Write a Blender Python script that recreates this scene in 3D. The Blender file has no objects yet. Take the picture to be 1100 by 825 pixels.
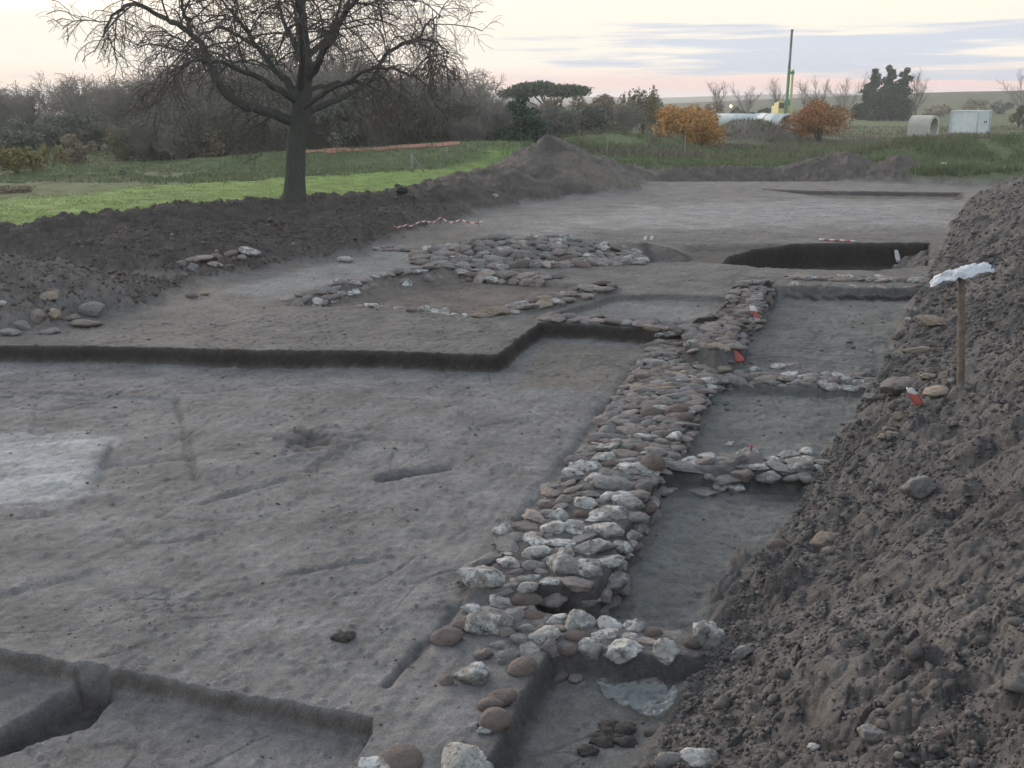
import bpy, bmesh, math, random
import numpy as np
from mathutils import Vector, Matrix, Quaternion

random.seed(7)
RNG = np.random.default_rng(11)
scene = bpy.context.scene
COL = scene.collection

# ------------------------------------------------------------------ camera
F, CX, CY, H = 1070.0, 550.0, 412.5, 4.0
PITCH = math.radians(15.94)
CP, SP = math.cos(PITCH), math.sin(PITCH)

def ray(px, py):
    dx, dy = (px - CX) / F, (CY - py) / F
    return dx, CP + dy * SP, -SP + dy * CP

def at(px, py, z=0.0):
    """point of the place that the photograph shows at (px, py), at height z"""
    dx, dy, dz = ray(px, py)
    t = (z - H) / dz
    return (dx * t, dy * t)

def aty(px, py, Y):
    """point at ground distance Y ahead of the photographer"""
    dx, dy, dz = ray(px, py)
    t = Y / dy
    return Vector((dx * t, Y, H + dz * t))

cam = bpy.data.cameras.new("camera")
cam.sensor_width = 36.0
cam.lens = F / 1100.0 * 36.0
cam.clip_start = 0.1
cam.clip_end = 6000
cob = bpy.data.objects.new("camera", cam)
COL.objects.link(cob)
cob.location = (0, 0, H)
cob.rotation_euler = (math.radians(90) - PITCH, 0, 0)
scene.camera = cob

# ------------------------------------------------------------------ noise
def _h(ix, iy, seed):
    ix = ix.astype(np.int64).astype(np.uint32)
    iy = iy.astype(np.int64).astype(np.uint32)
    n = ix * np.uint32(374761393) + iy * np.uint32(668265263) + np.uint32((seed * 974634777) & 0xffffffff)
    n = (n ^ (n >> np.uint32(13))) * np.uint32(1274126177)
    n = n ^ (n >> np.uint32(16))
    n = n * np.uint32(2246822519)
    n = n ^ (n >> np.uint32(15))
    return n

def hashf(ix, iy, seed):
    return _h(ix, iy, seed).astype(np.float64) / 4294967295.0

def gnoise(x, y, seed=0):
    ix, iy = np.floor(x), np.floor(y)
    fx, fy = x - ix, y - iy
    def g(a, b):
        an = hashf(ix + a, iy + b, seed) * 6.2831853
        return np.cos(an) * (fx - a) + np.sin(an) * (fy - b)
    u = fx * fx * fx * (fx * (fx * 6 - 15) + 10)
    v = fy * fy * fy * (fy * (fy * 6 - 15) + 10)
    a = g(0, 0) * (1 - u) + g(1, 0) * u
    b = g(0, 1) * (1 - u) + g(1, 1) * u
    return (a * (1 - v) + b * v) * 1.5

def fbm(x, y, oct=4, seed=0, gain=0.5):
    s, a, t = 0.0, 1.0, 0.0
    for i in range(oct):
        s = s + a * gnoise(x * 2 ** i + 17.3 * i, y * 2 ** i - 9.1 * i, seed + i)
        t += a
        a *= gain
    return s / t

def worley(x, y, seed=0):
    ix, iy = np.floor(x), np.floor(y)
    best = np.full(x.shape, 9.0)
    bid = np.zeros(x.shape)
    for a in (-1, 0, 1):
        for b in (-1, 0, 1):
            cx, cy = ix + a, iy + b
            px = cx + hashf(cx, cy, seed)
            py = cy + hashf(cx, cy, seed + 77)
            d = (px - x) ** 2 + (py - y) ** 2
            m = d < best
            best = np.where(m, d, best)
            bid = np.where(m, hashf(cx, cy, seed + 99), bid)
    return np.sqrt(best), bid

def ss(a, b, t):
    t = np.clip((t - a) / (b - a), 0, 1)
    return t * t * (3 - 2 * t)

def sdf(poly, x, y):
    """signed distance to a polygon, positive inside"""
    P = np.asarray(poly, float)
    d = np.full(x.shape, 1e18)
    inside = np.zeros(x.shape, bool)
    n = len(P)
    for i in range(n):
        ax, ay = P[i]
        bx, by = P[(i + 1) % n]
        ex, ey = bx - ax, by - ay
        wx, wy = x - ax, y - ay
        L = ex * ex + ey * ey
        t = np.clip((wx * ex + wy * ey) / max(L, 1e-12), 0, 1)
        d = np.minimum(d, (wx - ex * t) ** 2 + (wy - ey * t) ** 2)
        if ay != by:
            c = ((ay > y) != (by > y)) & (x < (bx - ax) * (y - ay) / (by - ay) + ax)
            inside ^= c
    d = np.sqrt(d)
    return np.where(inside, d, -d)

def pix(pts, z):
    return [at(px, py, z) for px, py in pts]

# ------------------------------------------------------------------ the lie of the land
# cut / raised areas of the excavation, as outlines on the ground
P_TERRACE = pix([(-700, 362), (-300, 366), (0, 371), (250, 375), (400, 377), (536, 381), (548, 372), (580, 346), (640, 349), (706, 354),
                 (765, 350), (800, 314), (836, 309), (1000, 311), (1300, 313), (1900, 195), (-900, 195)], .27)
P_MAINWALL = pix([(494, 640), (535, 592), (573, 546), (615, 498), (645, 455), (690, 386), (712, 352), (738, 352), (744, 372), (768, 388),
                  (765, 410), (746, 445), (735, 470), (712, 494), (692, 544), (672, 578), (662, 605), (643, 634)], .05)
P_MAINWALL_FAR = pix([(797, 303), (830, 303), (816, 335), (798, 352), (795, 374), (768, 382), (735, 372), (735, 350), (762, 345), (778, 331)], .3)
P_ROOM_A = pix([(594, 699), (745, 706), (800, 710), (900, 780), (900, 1000), (440, 1000), (524, 826), (553, 776), (578, 734)], 0)
P_ROOM_B = pix([(642, 640), (664, 607), (674, 580), (694, 545), (714, 503), (880, 507), (960, 520), (900, 700), (742, 676), (585, 655), (575, 640)], 0)
P_ROOM_C = pix([(768, 407), (935, 408), (1000, 420), (960, 500), (880, 487), (722, 486), (737, 470), (748, 445)], .05)
P_ROOM_D = pix([(836, 308), (1000, 310), (1090, 313), (1030, 400), (937, 398), (780, 394), (798, 374), (800, 352), (819, 334)], .27)
P_ROOM_E = pix([(310, 328), (380, 310), (480, 294), (598, 303), (652, 313), (527, 341), (392, 329)], .27)
P_ROOM_F = pix([(660, 318), (720, 316), (788, 320), (776, 333), (755, 342), (700, 342), (600, 336)], .27)
P_TRENCH = pix([(776, 280), (786, 271), (812, 264), (850, 262), (900, 261), (997, 261), (995, 285), (940, 290), (880, 289), (815, 287)], .27)
P_DIP = pix([(734, 265), (780, 263), (840, 262), (810, 284), (780, 282), (745, 279)], .27)
P_HOLE = pix([(690, 269), (725, 270), (742, 275), (735, 281), (700, 281)], .27)
P_FARCUT = pix([(820, 203), (880, 205), (1030, 207), (1030, 214), (900, 213)], .27)
P_LOW = pix([(-900, 640), (-300, 672), (0, 699), (110, 719), (250, 744), (398, 773), (396, 790), (372, 826), (320, 960), (-900, 960)], 0)
P_SLOT = pix([(88, 738), (0, 788), (-160, 880), (-190, 920), (-40, 826), (50, 797), (92, 784), (124, 752), (118, 742)], -.2)
P_WHITE = pix([(-160, 468), (60, 465), (122, 462), (104, 520), (60, 545), (-160, 550)], 0)
P_PALE = pix([(690, 222), (860, 214), (1040, 219), (1040, 242), (700, 246), (560, 250), (540, 240)], .27)
P_STRIP = pix([(230, 312), (330, 290), (400, 270), (480, 270), (478, 288), (380, 302), (300, 322)], .27)
P_PIT = pix([(552, 396), (586, 351), (704, 358), (672, 402)], .27)
P_FIELD = pix([(-900, 290), (-400, 278), (0, 257), (130, 242), (310, 222), (420, 217), (470, 200), (510, 188), (545, 181)], .8) + \
          pix([(600, 186), (690, 183), (760, 187), (840, 187), (920, 191), (1040, 196)], .4) + [(60, 40), (900, 200), (900, 2500), (-1500, 2500), (-1500, 20)]
P_GREEN = pix([(-900, 310), (-400, 295), (0, 275), (130, 255), (310, 228), (420, 218), (470, 200), (510, 188), (545, 178), (545, 174), (470, 182), (300, 192), (170, 200), (40, 214), (-400, 240)], .8)

# spoil heaps, as crest lines (x, y, crest height)
U = np.array((0.447, 0.894)); N = np.array((0.894, -0.447))
SLOPE = .62
TOE = [at(560, 1000, -.2), at(700, 822, -.2), at(770, 690, -.22), at(832, 600, -.24), at(880, 500, -.2), at(936, 420, -.1), at(968, 360, .0), at(1000, 292, .2), at(1022, 244, .27), at(1040, 222, .27)]
HCR = [3.2, 3.3, 3.3, 3.2, 3.1, 3.0, 3.0, 2.9, 2.85, 2.85]
HEAP = []
HFL = [-.22, -.22, -.22, -.24, -.18, -.1, 0, .15, .27, .27]
for (tx, ty), hc, fl in zip(TOE, HCR, HFL):
    w = (hc - fl) / SLOPE + .42
    HEAP.append((tx + N[0] * w, ty + N[1] * w, hc))
HEAP.insert(0, (HEAP[0][0] - 3, HEAP[0][1] - 6, 3.0))
BANK = [aty(-260, 262, 22.3), aty(0, 245, 24.4), aty(70, 237, 25.4), aty(135, 229, 27.2), aty(225, 220, 29.2), aty(320, 213, 31.6), aty(420, 209, 33.4), aty(455, 200, 37), aty(505, 187, 41), aty(548, 178, 43), aty(592, 149, 45), aty(640, 170, 47), aty(668, 178, 50), aty(690, 182, 54)]
BANK_SLOPE = .30
BANK_FAR = BANK[7:]; BANK = BANK[:9]
MIDHEAP = [aty(140, 252, 24.0), aty(225, 247, 24.3), aty(300, 243, 26), aty(370, 238, 28.5), aty(430, 226, 32)]
LOWHEAP = [aty(-200, 290, 17.2), aty(0, 284, 18), aty(50, 283, 18.6), aty(110, 298, 19), aty(160, 302, 20), aty(210, 296, 21.2), aty(262, 272, 23), aty(330, 258, 25.5), aty(395, 250, 28), aty(450, 238, 31)]
MOUNDS = [[aty(700, 184, 50.5), aty(760, 180, 50.5), aty(838, 182, 51)], [aty(850, 177, 51), aty(880, 171, 51), aty(908, 166, 51), aty(930, 180, 51)], [aty(968, 169, 49)],
          [aty(1010, 186, 49), aty(1060, 180, 49)], [aty(470, 203, 35.5), aty(500, 196, 37)], [aty(548, 184, 40)], [aty(600, 182, 42.5), aty(640, 186, 44)], [aty(675, 181, 50)]]
GRASSBANK = [aty(800, 178, 57), aty(845, 172, 57), aty(900, 168, 57), aty(960, 158, 57), aty(1000, 149, 57), aty(1060, 149, 58), aty(1120, 150, 58), aty(1200, 150, 58)]
DIRTMOUND = [aty(762, 150, 80), aty(782, 136, 80), aty(800, 129, 81), aty(818, 130, 82), aty(840, 142, 82), aty(858, 152, 82)]
BUSHMOUND = [aty(615, 146, 66), aty(660, 143, 67), aty(715, 148, 68)]
RUBBLE = [[at(455, 278, .27) + (.40,), at(520, 274, .27) + (.62,), at(580, 274, .27) + (.66,), at(640, 271, .27) + (.62,), at(690, 271, .27) + (.5,)],
          [at(318, 324, .27) + (.30,), at(360, 313, .27) + (.38,), at(410, 304, .27) + (.42,), at(478, 293, .27) + (.44,)],
          [at(530, 338, .27) + (.30,), at(570, 332, .27) + (.36,), at(652, 311, .27) + (.38,)]]
LEFTBANK = [aty(90, 203, 46), aty(165, 181, 49), aty(230, 169, 52), aty(330, 161, 55), aty(410, 158, 55), aty(495, 152, 55), aty(545, 152, 57)]
RIGHTHILL = [aty(880, 107, 330), aty(960, 104, 330), aty(1010, 102, 330), aty(1070, 98, 340), aty(1160, 96, 350), aty(1300, 97, 380)]
FARHILL = [aty(500, 100, 1300), aty(640, 104, 1300), aty(730, 107, 1200), aty(790, 103, 1200), aty(850, 101, 1200), aty(1000, 101, 1250), aty(1300, 99, 1300)]

def sweep(x, y, pts, slope, rnd=.3, wob=0.0):
    """height of a ridge with straight flanks swept along a crest line"""
    z = np.full(x.shape, -99.0)
    if len(pts) == 1:
        pts = [pts[0], pts[0]]
    for a, b in zip(pts[:-1], pts[1:]):
        ex, ey = b[0] - a[0], b[1] - a[1]
        L = ex * ex + ey * ey
        t = np.clip(((x - a[0]) * ex + (y - a[1]) * ey) / max(L, 1e-9), 0, 1)
        d = np.sqrt((x - a[0] - ex * t) ** 2 + (y - a[1] - ey * t) ** 2 + rnd * rnd) - rnd
        z = np.maximum(z, a[2] + (b[2] - a[2]) * t - slope * np.maximum(d + wob, 0))
    return z

def smax(a, b, k):
    h = np.clip(.5 + .5 * (b - a) / k, 0, 1)
    return a + (b - a) * h + k * h * (1 - h)

def bbox_mask(poly, x, y, pad):
    P = np.asarray(poly, float)
    return (x > P[:, 0].min() - pad) & (x < P[:, 0].max() + pad) & (y > P[:, 1].min() - pad) & (y < P[:, 1].max() + pad)

def cracks(x, y):
    """scrape lips and drying cracks: thin wandering lines in some places"""
    a = fbm(x * .5 + y * .2, y * 1.5 - x * .6, 2, 141, .3); b = fbm(x * 1.2 - y * .6, x * .25 + y * .5, 2, 142, .3)
    m = ss(.0, .3, fbm(x * .5, y * .7, 2, 143)); m2 = ss(.0, .3, fbm(x * .6, y * .5, 2, 144))
    return np.maximum(np.exp(-(a / .022) ** 2) * m, np.exp(-(b / .018) ** 2) * m2)

def terrain(x, y, detail=True):
    """height and soil masks of the ground at world x, y"""
    x = np.asarray(x, float); y = np.asarray(y, float)
    M = {}
    h = fbm(x * .35, y * .35, 3, 1) * .05
    w1 = fbm(x * 1.7, y * 1.7, 3, 5)
    w2 = fbm(x * 5, y * 5, 2, 6)
    wob = w1 * .05 + w2 * .014
    face = np.zeros(x.shape)
    def area(poly, z, w, k=1.0, rel=False, mark=0.0, pad=3.0):
        nonlocal h, face
        bb = bbox_mask(poly, x, y, pad + w)
        m = np.zeros(x.shape)
        if bb.any():
            s = sdf(poly, x[bb], y[bb]) + wob[bb] * k
            mm = ss(-w / 2, w / 2, s)
            m[bb] = mm
            hb = h[bb]
            h[bb] = hb + mm * z if rel else hb + (z - hb + .3 * hb) * mm
            if mark:
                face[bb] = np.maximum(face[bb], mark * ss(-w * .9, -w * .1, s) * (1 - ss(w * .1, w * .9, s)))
        return m
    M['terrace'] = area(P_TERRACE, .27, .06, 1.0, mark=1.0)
    # trial trench edge casts no soil: loose crumbs along its foot come with the noise below
    M['field'] = area(P_FIELD, .75, 1.6, 5.0)
    M['wall'] = area(P_MAINWALL, .07, .12)
    M['wall'] = np.maximum(M['wall'], area(P_MAINWALL_FAR, .34, .14))
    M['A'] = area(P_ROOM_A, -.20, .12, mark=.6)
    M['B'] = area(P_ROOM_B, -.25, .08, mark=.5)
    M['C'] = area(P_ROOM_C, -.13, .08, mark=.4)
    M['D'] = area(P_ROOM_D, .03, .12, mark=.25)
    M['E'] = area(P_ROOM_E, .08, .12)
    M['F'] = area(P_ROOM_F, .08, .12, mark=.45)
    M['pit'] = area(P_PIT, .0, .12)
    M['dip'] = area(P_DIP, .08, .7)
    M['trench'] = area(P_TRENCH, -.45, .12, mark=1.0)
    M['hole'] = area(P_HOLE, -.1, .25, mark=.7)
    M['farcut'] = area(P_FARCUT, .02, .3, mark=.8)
    M['low'] = area(P_LOW, -.17, .055)
    M['slot'] = area(P_SLOT, -.34, .06)
    # upcast left in the pit, sloping up to its far right corner
    c = at(625, 388, .0)
    h = np.maximum(h, np.where(M['pit'] > .5, .10 - .18 * np.hypot((x - c[0]) / 1.2, (y - c[1])), -9))
    # shallow features scraped into the trodden floor
    def groove(p, q, z, wdt, dep):
        nonlocal h
        a, b = at(*p, z), at(*q, z)
        ex, ey = b[0] - a[0], b[1] - a[1]
        t = np.clip(((x - a[0]) * ex + (y - a[1]) * ey) / (ex * ex + ey * ey), 0, 1)
        d = np.hypot(x - a[0] - ex * t, y - a[1] - ey * t) + w1 * .035 + w2 * .012
        g = np.exp(-(d / wdt) ** 2)
        h = h - dep * g
        return g
    area(pix([(40, 420), (188, 427), (213, 514), (96, 520), (122, 470), (30, 466)], 0), -.035, .10, 1.2, rel=True)
    gr = .7 * groove((190, 428), (212, 512), 0, .05, .045)
    gr = np.maximum(gr, .6 * groove((215, 540), (305, 514), 0, .05, .03))
    gr = np.maximum(gr, .5 * groove((120, 472), (102, 530), 0, .05, .02))
    gr = np.maximum(gr, groove((410, 512), (478, 502), 0, .075, .15)); gr = np.maximum(gr, .5 * groove((560, 428), (700, 500), 0, .03, .01))
    groove((655, 440), (690, 388), 0.0, .14, .09)
    groove((560, 560), (655, 432), 0, .10, .05)
    gr = np.maximum(gr, .7 * groove((440, 712), (535, 600), 0, .045, .035)); gr = np.maximum(gr, .8 * groove((452, 690), (415, 735), 0, .035, .06))
    gr = np.maximum(gr, .5 * groove((300, 620), (425, 598), 0, .035, .02)); gr = np.maximum(gr, .45 * groove((90, 622), (150, 655), 0, .06, .02)); gr = np.maximum(gr, .4 * groove((110, 498), (215, 488), 0, .05, .02)); gr = np.maximum(gr, .4 * groove((0, 640), (95, 615), 0, .05, .02)); gr = np.maximum(gr, .4 * groove((330, 470), (560, 478), 0, .04, .015))
    groove((60, 408), (160, 404), 0, .16, .02)
    groove((290, 412), (365, 408), 0, .2, .03)
    for k in range(7):
        o = k * 17
        groove((300 + o * 1.4, 800 - k * 6), (470 + o * 1.1, 560 - k * 8), 0, .05, .008)
    M['groove'] = gr
    c = at(336, 476, 0)
    d = np.hypot((x - c[0]) / .42, (y - c[1]) / .55) + w2 * .5
    M['burnt'] = np.exp(-d ** 2 * 1.2)
    h = h + .05 * np.exp(-((d - .8) / .35) ** 2) - .05 * np.exp(-(d / .5) ** 2)
    for pts in RUBBLE:
        h = np.maximum(h, sweep(x, y, pts, .6 if pts is not RUBBLE[0] else .28, .15, w1 * .15))
    # far mounds and hills
    wobr = fbm(x * .8, y * .8, 4, 21) * .5
    far = y > 32
    grassb = np.full(x.shape, -99.0); dm = grassb.copy(); lb = grassb.copy()
    def put(pts, slope, rnd, wobs):
        z = np.full(x.shape, -99.0)
        z[far] = sweep(x[far], y[far], pts, slope, rnd, wobr[far] * wobs)
        return z
    base = h.copy()
    zz = put(GRASSBANK, .30, .8, .5); h = smax(h, zz, .3); M['grassbank'] = ss(-.1, .1, zz - base)
    zz = put(LEFTBANK, .20, 1.0, .8); h = smax(h, zz, .3)
    zz = put(BUSHMOUND, .35, .8, 1.0); h = smax(h, zz, .3)
    zz = put(DIRTMOUND, .45, .8, .6); h = smax(h, zz, .3); M['dirtmound'] = ss(-.1, .2, zz - base)
    h = smax(h, put(RIGHTHILL, .045, 20, .0), 1.0)
    h = smax(h, put(FARHILL, .045, 50, .0), 2.0)
    M['hill'] = ss(180, 330, y)
    h = h - np.maximum(0, y - 85) * .012 * ss(-5, -40, x + y * .12)
    # spoil
    heapz = np.full(x.shape, -99.0)
    for pts, sl in ((MOUNDS[0], .38), (MOUNDS[1], .35), (MOUNDS[2], .5), (MOUNDS[3], .4), (MOUNDS[4], .45), (MOUNDS[5], .5), (MOUNDS[6], .45), (MOUNDS[7], .4)):
        heapz = np.maximum(heapz, put(pts, sl, .3, .7))
    near = y < 62
    big = np.full(x.shape, -99.0); big[near] = sweep(x[near], y[near], HEAP, SLOPE, .5, fbm(x[near] * .55, y[near] * .55, 4, 31) * .45)
    bank = np.full(x.shape, -99.0)
    bank[near] = sweep(x[near], y[near], BANK, BANK_SLOPE, .35, wobr[near] * 1.1)
    bank[near] = np.maximum(bank[near], sweep(x[near], y[near], BANK_FAR, .55, .3, wobr[near] * .9))
    bank[near] = np.maximum(bank[near], sweep(x[near], y[near], LOWHEAP, .5, .3, wobr[near] * .8))
    bank[near] = np.maximum(bank[near], sweep(x[near], y[near], MIDHEAP, .30, .4, wobr[near] * 1.3))
    M['bank'] = ss(-.03, .10, bank - h)
    M['big'] = ss(-.04, .06, big - h)
    M['mound'] = ss(-.03, .10, heapz - h)
    heap = np.maximum(np.maximum(M['bank'], M['big']), M['mound'])
    h = smax(h, bank, .10); h = smax(h, heapz, .15); h = smax(h, big, .05)
    M['heap'] = heap
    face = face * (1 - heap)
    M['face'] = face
    if detail:
        flat = (1 - heap) * (1 - M['field'])
        m = y < 70
        xx, yy = x[m], y[m]
        n1 = fbm(xx * 2.4, yy * 2.4, 3, 41); n2 = fbm(xx * 9, yy * 9, 3, 42)
        # trowel and tread roughness, scrapes running along the site
        sc = fbm((xx * .894 - yy * .447) * 6, (xx * .447 + yy * .894) * .9, 3, 43); sc2 = fbm(xx * 1.1 + yy * .3, yy * 5.5 - xx * 1.6, 3, 48)
        crk = cracks(xx, yy)
        crumb, cid = worley(xx * 9, yy * 9, 44)
        cr = np.clip(1 - crumb * 2.6, 0, 1) * (cid > .8)
        room = np.maximum.reduce([M['B'], M['C'], M['D']])[m]
        wv = fbm(xx * 3.0, yy * 7.0, 2, 47)
        h[m] += flat[m] * (n1 * .010 + n2 * .006 + sc * .014 + sc2 * .012 - crk * .012 + cr * .022 * (hashf(np.floor(xx), np.floor(yy), 3) > .2) + room * wv * .03)
        # cloddy spoil
        hm = m & (heap > .01)
        xx, yy, hh = x[hm], y[hm], heap[hm]
        bigm = M['big'][hm]
        f1, i1 = worley(xx * 3.2 + w1[hm] * .6, yy * 3.2, 51)
        f2, i2 = worley(xx * 8.5, yy * 8.5, 52)
        f3, i3 = worley(xx * 19, yy * 19, 53)
        patch = ss(-.25, .25, fbm(xx * .6, yy * .6, 3, 54))
        lump = np.clip(1 - (f1 * 1.25) ** 2, 0, 1) * (i1 > .6) * .08 + np.clip(1 - (f2 * 1.3) ** 2, 0, 1) * (i2 > .3) * .036 + np.clip(1 - (f3 * 1.35) ** 2, 0, 1) * .020
        big2 = fbm(xx * 1.1, yy * 1.1, 4, 55)
        gull = fbm((xx * .447 + yy * .894) * 1.3, (xx * .894 - yy * .447) * .35, 3, 56)
        f4, i4 = worley(xx * 5.2 + 3.3, yy * 5.2, 58)
        lump = lump + np.clip(1 - (f4 * 1.3) ** 2, 0, 1) * (i4 > .45) * .06
        rgh = fbm(xx * 12, yy * 12, 3, 59)
        h[hm] += hh * (lump * (.75 + .45 * patch) + rgh * .018 + big2 * .13 + gull * .06 * bigm)
        M['cloddy'] = np.zeros(x.shape); M['cloddy'][hm] = patch
        fm = (M['field'] > .3) & (y < 150)
        h[fm] += M['field'][fm] * (1 - heap[fm]) * fbm(x[fm] * .9, y[fm] * .9, 3, 61) * .10
    return h, M

def hz(x, y):
    return float(terrain(np.array([x]), np.array([y]))[0][0])

def on(px, py):
    """where the sight line through (px, py) meets the ground"""
    dx, dy, dz = ray(px, py)
    ys = np.exp(np.linspace(math.log(4.2), math.log(600), 1500))
    t = ys / dy
    hh = terrain(dx * t, ys)[0]
    zr = H + dz * t
    k = np.argmax(zr <= hh)
    return Vector((dx * t[k], ys[k], hh[k]))

# ------------------------------------------------------------------ materials
def new_mat(name):
    m = bpy.data.materials.new(name); m.use_nodes = True
    nt = m.node_tree; nt.nodes.clear()
    return m, nt
class NT:
    """small helper for node trees"""
    def __init__(s, name):
        s.m, s.t = new_mat(name)
        s.out = s.n('ShaderNodeOutputMaterial'); s.b = s.n('ShaderNodeBsdfPrincipled')
        s.l(s.b.outputs[0], s.out.inputs[0])
        s.b.inputs['Specular IOR Level'].default_value = .25
        s.b.inputs['Roughness'].default_value = .9
    def n(s, t, **k):
        o = s.t.nodes.new(t)
        for a, v in k.items(): setattr(o, a, v)
        return o
    def l(s, a, b): s.t.links.new(a, b)
    def noise(s, vec, scale, detail=4, rough=.55):
        o = s.n('ShaderNodeTexNoise'); o.inputs['Scale'].default_value = scale; o.inputs['Detail'].default_value = detail; o.inputs['Roughness'].default_value = rough
        if vec is not None: s.l(vec, o.inputs['Vector'])
        return o.outputs['Fac']
    def ramp(s, fac, stops):
        o = s.n('ShaderNodeValToRGB'); e = o.color_ramp.elements
        while len(e) < len(stops): e.new(.5)
        for el, (p, c) in zip(e, stops):
            el.position = p; el.color = (*c, 1) if len(c) == 3 else c
        s.l(fac, o.inputs[0]); return o.outputs[0]
    def mix(s, fac, a, b, mode='MIX'):
        o = s.n('ShaderNodeMix', data_type='RGBA', blend_type=mode)
        for v, i in ((fac, 0), (a, 6), (b, 7)):
            if hasattr(v, 'links'): s.l(v, o.inputs[i])
            else: o.inputs[i].default_value = v if i == 0 else (*v, 1)
        return o.outputs[2]
    def math(s, op, a, b):
        o = s.n('ShaderNodeMath', operation=op)
        for v, i in ((a, 0), (b, 1)):
            if hasattr(v, 'links'): s.l(v, o.inputs[i])
            else: o.inputs[i].default_value = v
        return o.outputs[0]
    def bump(s, hgt, dist, strength=1.0, nrm=None):
        o = s.n('ShaderNodeBump'); o.inputs['Distance'].default_value = dist; o.inputs['Strength'].default_value = strength
        s.l(hgt, o.inputs['Height'])
        if nrm is not None: s.l(nrm, o.inputs['Normal'])
        return o.outputs[0]
    def color(s, c):
        if hasattr(c, 'links'): s.l(c, s.b.inputs['Base Color'])
        else: s.b.inputs['Base Color'].default_value = (*c, 1)
    def normal(s, n): s.l(n, s.b.inputs['Normal'])

def grey(v): return (v, v, v)

def mat_soil():
    k = NT('soil')
    at_ = k.n('ShaderNodeAttribute', attribute_name='soil')
    pos = k.n('ShaderNodeNewGeometry').outputs['Position']
    n1 = k.noise(pos, 1.6, 6, .6); n2 = k.noise(pos, 11, 6, .65); n3 = k.noise(pos, 55, 4, .7)
    c = k.mix(1.0, at_.outputs['Color'], k.ramp(n1, [(.25, grey(.66)), (.75, grey(1.28))]), 'MULTIPLY')
    c = k.mix(1.0, c, k.ramp(n2, [(.25, (.66, .65, .64)), (.5, grey(1.0)), (.78, (1.32, 1.30, 1.27))]), 'MULTIPLY')
    c = k.mix(1.0, c, k.ramp(n3, [(.3, grey(.74)), (.5, grey(1.0)), (.72, grey(1.28))]), 'MULTIPLY')
    k.color(c)
    b = k.bump(n2, .022, .8); b = k.bump(n3, .016, .9, b); b = k.bump(k.noise(pos, 160, 2, .6), .006, .8, b)
    k.normal(b); k.b.inputs['Roughness'].default_value = .95; k.b.inputs['Specular IOR Level'].default_value = .12
    return k.m
SOIL = mat_soil()

def simple(name, col, rough=.8, var=.25, scale=20, bump=.0, spec=.25, metallic=0.0):
    k = NT(name)
    tc = k.n('ShaderNodeTexCoord').outputs['Object']
    n = k.noise(tc, scale, 5, .6)
    k.color(k.mix(1.0, col, k.ramp(n, [(.25, grey(1 - var)), (.75, grey(1 + var))]), 'MULTIPLY'))
    if bump: k.normal(k.bump(n, bump))
    k.b.inputs['Roughness'].default_value = rough; k.b.inputs['Specular IOR Level'].default_value = spec; k.b.inputs['Metallic'].default_value = metallic
    return k.m

# ------------------------------------------------------------------ mesh helpers
def mesh_from(name, verts, faces, mat=None, smooth=True):
    me = bpy.data.meshes.new(name)
    v = np.asarray(verts, np.float32); n = len(v)
    me.vertices.add(n); me.vertices.foreach_set('co', v.ravel())
    if isinstance(faces, np.ndarray):
        k = faces.shape[1]; nf = len(faces)
        me.loops.add(nf * k); me.loops.foreach_set('vertex_index', faces.astype(np.int32).ravel())
        me.polygons.add(nf); me.polygons.foreach_set('loop_start', np.arange(0, nf * k, k, dtype=np.int32))
    else:
        tot = sum(len(f) for f in faces); nf = len(faces)
        me.loops.add(tot); me.loops.foreach_set('vertex_index', np.fromiter((i for f in faces for i in f), np.int32, tot))
        st = np.zeros(nf, np.int32); ln = np.fromiter((len(f) for f in faces), np.int32, nf); st[1:] = np.cumsum(ln)[:-1]
        me.polygons.add(nf); me.polygons.foreach_set('loop_start', st)
    me.polygons.foreach_set('use_smooth', np.full(len(me.polygons), smooth, bool))
    me.update(calc_edges=True); me.validate()
    if mat: me.materials.append(mat)
    return me

def link(name, me, parent=None, loc=None):
    o = bpy.data.objects.new(name, me); COL.objects.link(o)
    if parent is not None: o.parent = parent
    if loc is not None: o.location = loc
    return o

def tag(o, label=None, cat=None, group=None, kind=None):
    if label: o['label'] = label
    if cat: o['category'] = cat
    if group: o['group'] = group
    if kind: o['kind'] = kind
    return o

def empty(name, loc, rz=0.0):
    o = bpy.data.objects.new(name, None); COL.objects.link(o)
    o.location = loc; o.rotation_euler = (0, 0, rz); o.empty_display_size = .2
    return o

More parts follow.
